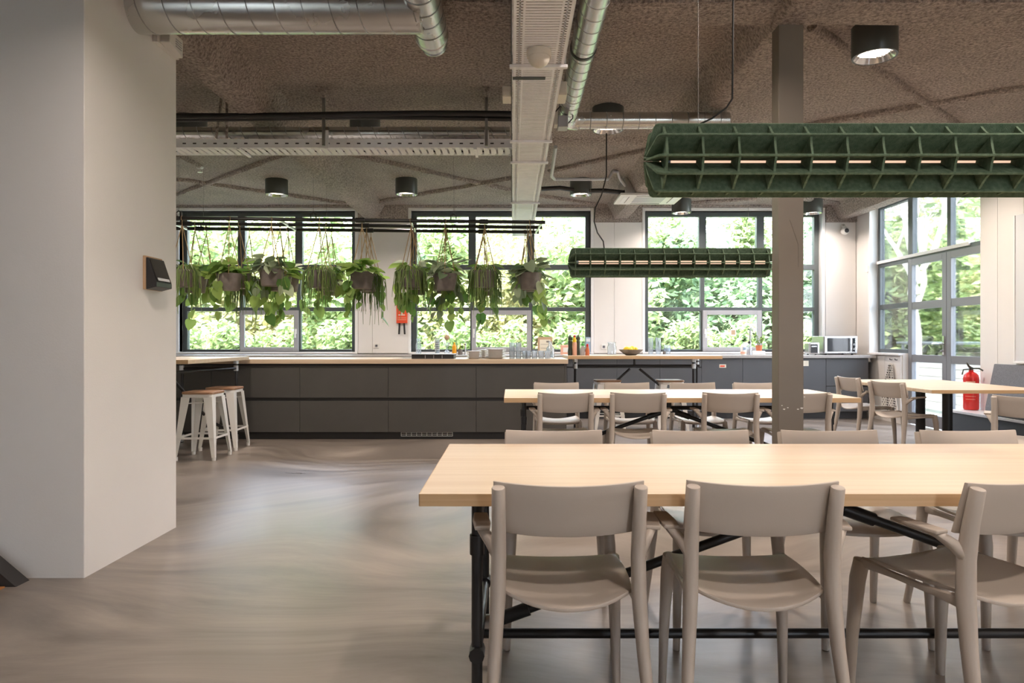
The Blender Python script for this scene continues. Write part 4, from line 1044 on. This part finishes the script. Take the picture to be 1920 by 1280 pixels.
GX = [(-3.76,'RLL'),(-3.24,'LMR'),(-2.77,'VLL'),(-2.235,'RLL'),(-1.75,'LRM'),(-1.19,'RLL'),(-.80,'VLL'),(-.34,'RLM'),(.19,'VLV')]
ordn = ['first','second','third','fourth','fifth','sixth','seventh','eighth','ninth']
kn = {'R':'thin stringy','L':'heart leaved','V':'grey green broad leaved','M':'leafy and stringy'}
sd = 50
for gi, (gx, kinds) in enumerate(GX):
    for row in range(3):
        sd += 1
        lx = (gx-RO.x)/math.cos(RY)
        hang_plant(lx, row, kinds[row], 1.0 if row == 0 else .8, sd, '%s hanging plant, %s from the white wall on the %s rack pipe' % (kn[kinds[row]], ordn[gi], ('front','middle','rear')[row]))

# ================================================================= counter-top things
def on(px, D): return (px-960)*D/FPX
def lathe_thing(name, label, cat, x, y, z, parts, group=None):
    t = thing(name, label, cat, (x,y,z), 0, group)
    for nm, prof, m in parts: MB().lathe(prof,20).build(nm, m, t, smooth=True)
    return t
# black trays on the island
D = 8.25
tr_ = thing('serving_tray', 'shallow black divided tray at the end of the bare worktop', 'tray', (on(814,D),D,ZI))
MB().box(-.25,.25,-.16,.16,.0,.012).build('tray_base', M['dark'], tr_, bevel=.003)
MB().box(-.25,.25,-.16,-.15,.012,.05).box(-.25,.25,.15,.16,.012,.05).box(-.25,-.24,-.15,.15,.012,.05).box(.24,.25,-.15,.15,.012,.05).build('tray_wall', M['dark'], tr_, bevel=.002)
for k in range(3): MB().box(-.09+.10*k,-.084+.10*k,-.163,-.16,.006,.044).build('divider_mark', M['sash'], tr_)
o = MB().box(-.26,.26,-.17,.17,.052,.058).build('lid', M['sash'], tr_, bevel=.002)
for k in range(3):
    o = MB().box(-.07,.07,-.05,.05,0,.003).build('paper_sheet', M['paper'], loc=(on(748+9*k,8.3),8.3+.03*k,ZI+.001+.0035*k), rot=(0,0,.2*k)); tag(o, '%s loose paper sheet beside the black tray' % ('bottom','middle','top')[k], 'paper', 'papers on the island')
# items on the window ledge behind the island
YW = 10.45
def wx(px): return on(px,YW)
for k in range(7):
    lathe_thing('stacked_cup', 'clear cup in the nested stack behind the tray, %s' % ('bottom','second up','third up','fourth up','fifth up','sixth up','topmost')[k], 'cup', wx(820), YW, ZB+.028*k+.001,
                [('bowl',[(.030,0),(.040,.085),(.043,.087),(.037,.083),(.028,.004),(0,.004)],M['glassware'])], 'stacked clear cups')
    MB().lathe([(.0435,.083),(.0435,.088)],20).build('rim', M['ceramic'], bpy.data.objects[[o.name for o in col.objects if o.name.startswith('stacked_cup')][-1]])
gl = lathe_thing('goblet', 'stemmed glass with a brown dried flower ball', 'glass', wx(838), YW, ZB+.001, [('foot',[(.04,0),(.04,.05),(.012,.07),(.008,.11),(.04,.15),(.05,.19),(.046,.19),(.03,.15),(0,.12)],M['glassware'])])
MB().tube([(0,0,.12),(0,0,.24)],.003,5).build('stem', M['stem'], gl); MB().lathe([(0,.22),(.03,.235),(.042,.265),(.03,.295),(0,.31)],14).build('flower_ball', M['kraft'], gl, smooth=True)
lathe_thing('juice_bottle', 'orange juice bottle on the ledge behind the island', 'bottle', wx(852), YW, ZB+.001, [('bottle',[(.0,0),(.034,.002),(.035,.12),(.028,.145),(.013,.165),(.013,.175)],M['orange']),('cap',[(.015,.172),(.015,.19),(0,.19)],M['yellow'])])
lathe_thing('dark_mug', 'small dark mug beside the orange juice bottle', 'mug', wx(863), YW, ZB+.001, [('cup',[(.0,0),(.034,0),(.036,.085),(.032,.085),(.030,.01),(0,.01)],M['pot'])])
lathe_thing('steel_dispenser', 'slim steel dispenser beside the dark mug', 'dispenser', wx(872), YW+.05, ZB+.001, [('post',[(.012,0),(.012,.15),(.006,.155),(.006,.19)],M['inox']),('head',[(.02,.15),(.022,.17),(0,.172)],M['inox'])])
lathe_thing('white_jug', 'small clear jug at the edge of the middle window', 'jug', wx(783), YW+.1, ZB+.001, [('body',[(.0,0),(.04,0),(.045,.15),(.03,.2),(.033,.25),(.03,.25),(.026,.2),(.04,.15),(0,.01)],M['glassware'])])
# plate stacks
def plates(px, D, n, r, where):
    me = MB().lathe([(0,.002),(r*.55,0),(r*.6,.003),(r,.014),(r,.017),(r*.6,.007),(0,.006)],28).mesh('plate', M['ceramic'], True)
    nn = ['bottom','second from bottom','third from bottom','fourth from bottom','fifth from bottom','sixth from bottom','seventh from bottom','eighth from bottom','ninth from bottom']
    for k in range(n):
        o = link('plate', me, loc=(on(px,D)+random.uniform(-.003,.003),D,ZI+.0005+.0125*k), smooth=True); tag(o, 'white plate, %s in the %s' % ('topmost' if k == n-1 else nn[k], where), 'plate', 'stacked plates')
plates(889, 8.22, 7, .098, 'smaller plate stack'); plates(929, 8.22, 9, .132, 'larger plate stack beside the glasses'); plates(911, 8.55, 8, .10, 'rear plate stack')
# water glasses
gme = MB().lathe([(0,0),(.030,0),(.036,.095),(.033,.095),(.028,.008),(0,.008)],16).mesh('glass', M['glassware'], True)
nn = 0
rows = [('upside-down glass group','left'),('short glass group','right')]
for gi, (px0, cnt, lay) in enumerate(((960,3,2),(990,4,1))):
    for r_ in range(2):
        for k in range(cnt):
            for l in range(lay):
                if lay == 2 and l == 1 and k == 2: continue
                o = link('water_glass', gme, loc=(on(px0,8.2)+k*.078, 8.15+.09*r_, ZI+.001+l*.096), smooth=True)
                tag(o, 'clear water glass in the %s glass cluster, %s row, %s%s' % (('stacked','single layer')[gi], ('front','rear')[r_], ('first','second','third','fourth')[k], (' lower',' upper')[l] if lay == 2 else ''), 'glass', 'water glasses on the island')
# framed notice, carafe, box
fn = thing('framed_notice', 'wood framed paper notice leaning at the window', 'notice', (wx(1023),10.6,ZB+.001)); fn.rotation_euler = (R(-8),0,0)
MB().box(-.115,.115,0,.012,0,.275).build('frame', M['kraft'], fn, bevel=.003)
MB().box(-.085,.085,-.002,0,.03,.235).build('sheet', M['label'], fn)
for (x0,x1,z0,z1) in ((.02,.07,.19,.215),(-.07,.07,.158,.162),(-.07,.07,.098,.102),(.03,.06,.065,.085)): MB().box(x0,x1,-.0035,-.002,z0,z1).build('print', M['pot'], fn)
ca = lathe_thing('water_carafe', 'glass water carafe at the end of the island', 'carafe', on(1032,8.3), 8.3, ZI+.001, [('glass',[(.0,0),(.048,0),(.050,.115),(.046,.13),(.022,.16),(.020,.185),(.026,.205),(.023,.205),(.018,.185),(.020,.16),(.044,.128),(.046,.01),(0,.01)],M['glassware'])])
MB().lathe([(0,.012),(.044,.012),(.044,.105),(0,.105)],20).build('water', M['water'], ca, smooth=True)
bx = thing('paper_box', 'pink and orange carton beside the pepper mills', 'box', (wx(1062),10.5,ZB+.001)); MB().box(-.085,.085,-.05,.05,0,.15).build('carton', M['pinkbox'], bx, bevel=.003); MB().box(-.05,.05,-.052,-.05,.04,.11).build('carton_print', M['paper'], bx)
bx = thing('blue_carton', 'tall blue grey carton behind the red sauce bottle', 'box', (wx(1104),10.55,ZB+.001)); MB().box(-.035,.035,-.03,.03,0,.27).build('carton', M['bluebox'], bx, bevel=.003); MB().box(-.03,.03,-.031,-.03,.2,.25).build('carton_print', M['whiteboard'], bx)
# condiments on the bar table
ZT = .977; YT = 8.55
def tx(px): return on(px,YT)
mill = [('mill_body',[(0,0),(.030,0),(.031,.05),(.024,.10),(.027,.17),(.020,.185)],M['darkgreen']),('mill_head',[(.020,.186),(.027,.20),(.026,.225),(.012,.24),(.008,.255),(0,.257)],M['darkgreen'])]
lathe_thing('pepper_mill','dark green pepper mill at the table edge','pepper mill',tx(1069),YT,ZT,mill,'pepper mills')
lathe_thing('pepper_mill','dark green pepper mill between the yellow and green capped bottles','pepper mill',tx(1085),YT+.07,ZT,mill,'pepper mills')
lathe_thing('sauce_bottle','pink labelled sauce bottle with yellow cap and red tip','bottle',tx(1077),YT-.02,ZT,[('bottle',[(0,0),(.028,0),(.029,.15),(.025,.165)],M['pinkbox']),('cap',[(.026,.165),(.022,.20),(.010,.225)],M['yellow']),('tip',[(.012,.225),(.013,.25),(0,.255)],M['red'])])
lathe_thing('oil_bottle','small clear bottle with a green cap','bottle',tx(1092),YT-.03,ZT,[('bottle',[(0,0),(.028,0),(.028,.08),(.016,.12)],M['sash']),('cap',[(.018,.12),(.017,.15),(0,.152)],M['green'])])
lathe_thing('chilli_bottle','small red sauce bottle, last of the condiments','bottle',tx(1100.5),YT-.05,ZT,[('bottle',[(0,0),(.026,0),(.026,.06),(.014,.11)],M['terracotta']),('cap',[(.015,.11),(.013,.14),(0,.145)],M['red'])])
jar = lathe_thing('glass_jar','clear glass storage jar beside the fruit bowl','jar',on(1147,8.9),8.9,ZT,[('jar',[(0,0),(.058,0),(.062,.10),(.05,.125),(.05,.15),(.046,.15),(.046,.125),(.056,.1),(.054,.008),(0,.008)],M['glassware']),('lid',[(.053,.15),(.053,.165),(0,.168)],M['glassware'])])
bw = lathe_thing('fruit_bowl','wide dark bowl on the bar table','bowl',on(1183,8.6),8.6,ZT,[('bowl',[(0,0),(.06,0),(.09,.015),(.15,.065),(.154,.072),(.146,.072),(.085,.025),(0,.012)],M['pot'])])
for k, (dx, dy, dz) in enumerate(((-.055,-.01,.075),(.015,.0,.08),(.055,.02,.068),(-.01,.055,.07),(-.02,-.05,.060))):
    o = MB().lathe([(0,-.045),(.012,-.040),(.032,-.022),(.036,0),(.032,.022),(.012,.038),(.006,.046),(0,.047)],16,axis='x').build('lemon', M['lemon'], loc=(bw.location.x+dx,bw.location.y+dy,ZT+dz), rot=(0,.3*k,.9*k), smooth=True)
    tag(o, 'yellow lemon in the dark bowl, %s' % ('leftmost','on top in the middle','rightmost','at the back','at the front rim')[k], 'lemon', 'lemons in the bowl')
vase = [('vase',[(0,0),(.036,0),(.040,.26),(.037,.26),(.033,.012),(0,.012)],M['glassware'])]
lathe_thing('tall_vase','tall clear cylinder vase, left of the pair','vase',wx(1220),10.45,ZB+.001,vase,'tall cylinder vases'); lathe_thing('tall_vase','tall clear cylinder vase, right of the pair','vase',wx(1233),10.4,ZB+.001,vase,'tall cylinder vases')
lathe_thing('tumbler','clear tumbler with dark print beside the tall vases','glass',wx(1251),10.45,ZB+.001,[('glass',[(0,0),(.045,0),(.05,.15),(.047,.15),(.042,.01),(0,.01)],M['glassware']),('print_band',[(.0488,.06),(.0497,.1)],M['bluebox'])])
lathe_thing('candle_jar','small dark candle jar between vases and tumbler','jar',wx(1243),10.35,ZB+.001,[('jar',[(0,0),(.022,0),(.022,.05),(0,.05)],M['pot'])])
# sink area
so = lathe_thing('soap_bottle','white pump soap bottle with pink base','bottle',wx(1390),10.35,ZB+.001,[('bottle',[(0,0),(.042,0),(.044,.12),(.030,.15),(.012,.155)],M['plastic_white']),('pump',[(.010,.155),(.010,.185),(.016,.187),(0,.19)],M['plastic_white']),('label_band',[(.0445,.015),(.0450,.05)],M['pinkbox'])])
MB().box(-.025,.022,-.047,-.044,.075,.115).build('label_print', M['bluebox'], so)
lathe_thing('spray_bottle','pale translucent spray bottle with dark trigger','bottle',wx(1402.5),10.4,ZB+.001,[('bottle',[(0,0),(.040,0),(.041,.13),(.014,.17)],M['glassware']),('liquid',[(0,.004),(.037,.004),(.037,.09),(0,.09)],M['whiteboard']),('trigger',[(.016,.17),(.022,.19),(.010,.21),(0,.212)],M['dark'])])
fa = thing('kitchen_faucet','tall brushed steel kitchen faucet by the sash window','faucet',(wx(1409),10.5,ZB))
MB().lathe([(.03,0),(.03,.02),(.017,.03),(.015,.36)],16).build('column', M['inox'], fa, smooth=True); MB().tube([(0,0,.33),(0,0,.40),(.0,-.04,.43),(.0,-.10,.42),(0,-.12,.36)],.011,10).build('spout', M['inox'], fa, smooth=True); MB().tube([(.015,0,.06),(.06,0,.08)],.006,6).build('lever', M['inox'], fa, smooth=True)
pp_ = thing('small_potted_plant','small sprouting plant in a terracotta pot on a white tray','plant',(wx(1423),10.45,ZB+.061))
MB().lathe([(0,0),(.04,0),(.05,.085),(.046,.085),(.038,.01),(0,.07)],16).build('pot', M['terracotta'], pp_, smooth=True)
stm = MB(); rnd = random.Random(9)
for k in range(6):
    a = rnd.uniform(0,6.28); h = rnd.uniform(.15,.33); pts = [(0,0,.06),(.03*math.cos(a),.03*math.sin(a),h*.6),(.08*math.cos(a),.08*math.sin(a),h)]
    stm.tube(pts,.003,4)
    for q in range(4):
        f = .5+.16*q; P = Vector(pts[1]).lerp(Vector(pts[2]),f-.3); o = link('leaf', leafA[1], pp_, loc=P, rot=(-rnd.uniform(.2,1),0,rnd.uniform(0,6.28))); o.scale = (.5,.5,.5)
stm.build('stem', M['stem'], pp_)
o = MB().box(-.10,.10,-.06,.06,0,.06).build('white_tray', M['plastic_white'], loc=(wx(1420),10.45,ZB+.0005), bevel=.006); tag(o, 'white tray under the small terracotta pot', 'tray')
p = at(1375,623,10.868); o = MB().box(-.045,.045,0,.002,-.055,.055).build('window_sticker', M['paper'], loc=(p.x,10.871,p.z)); tag(o, 'small printed sticker on the opening sash of the third window', 'sticker')
MB().box(-.03,.03,-.001,0,-.035,.035).build('sticker_print', M['kraft'], o)
# toaster, kettle box, microwave
to = thing('toaster','small steel and black toaster left of the microwave','toaster',(on(1522,10.4),10.4,ZB+.001))
MB().box(-.08,.08,-.09,.09,.01,.19).build('body', M['inox'], to, bevel=.02); MB().box(-.055,.05,-.093,-.09,.03,.16).build('front_panel', M['dark'], to, bevel=.004); MB().box(-.045,.035,-.096,-.093,.12,.14).build('lever', M['inox'], to); MB().box(-.05,.05,-.02,.02,.189,.192).build('bread_slot', M['dark'], to)
for s in (-1,1): MB().lathe([(.015,0),(.015,.012)],8,(s*.06,0,0)).build('foot', M['dark'], to)
bc = thing('white_bread_box','white square bin between toaster and microwave','bin',(on(1541,10.55),10.55,ZB+.001)); MB().box(-.06,.06,-.08,.08,0,.27).build('bin_body', M['plastic_white'], bc, bevel=.01); MB().box(-.063,.063,-.083,.083,.27,.285).build('lid', M['plastic_white'], bc, bevel=.004)
mw = thing('microwave','silver microwave oven in the corner of the window counter','microwave',(on(1577,10.3),10.52,ZB+.001))
MB().box(-.255,.255,-.20,.20,.02,.285).build('body', M['inox'], mw, bevel=.006)
dr = MB().box(-.245,.245,-.215,-.20,.03,.278).build('door', M['inox'], mw, bevel=.004)
MB().box(-.205,.135,-.2175,-.215,.05,.255).build('door_window', M['micro_glass'], dr); MB().tube([(.152,-.22,.06),(.152,-.235,.07),(.152,-.235,.24),(.152,-.22,.25)],.006,8).build('handle', M['silver'], dr, smooth=True)
cp = MB().box(.17,.215,-.2175,-.215,.05,.255).build('control_panel', M['micro_glass'], mw)
for k in range(2): MB().lathe([(.016,-.228),(.016,-.2175)],14,(.192,0,.09+.07*k),axis='y').build('knob', M['silver'], cp, smooth=True)
for s in (-1,1):
    for q in (-1,1): MB().lathe([(.018,0),(.018,.022)],8,(s*.2,q*.15,0)).build('foot', M['dark'], mw)
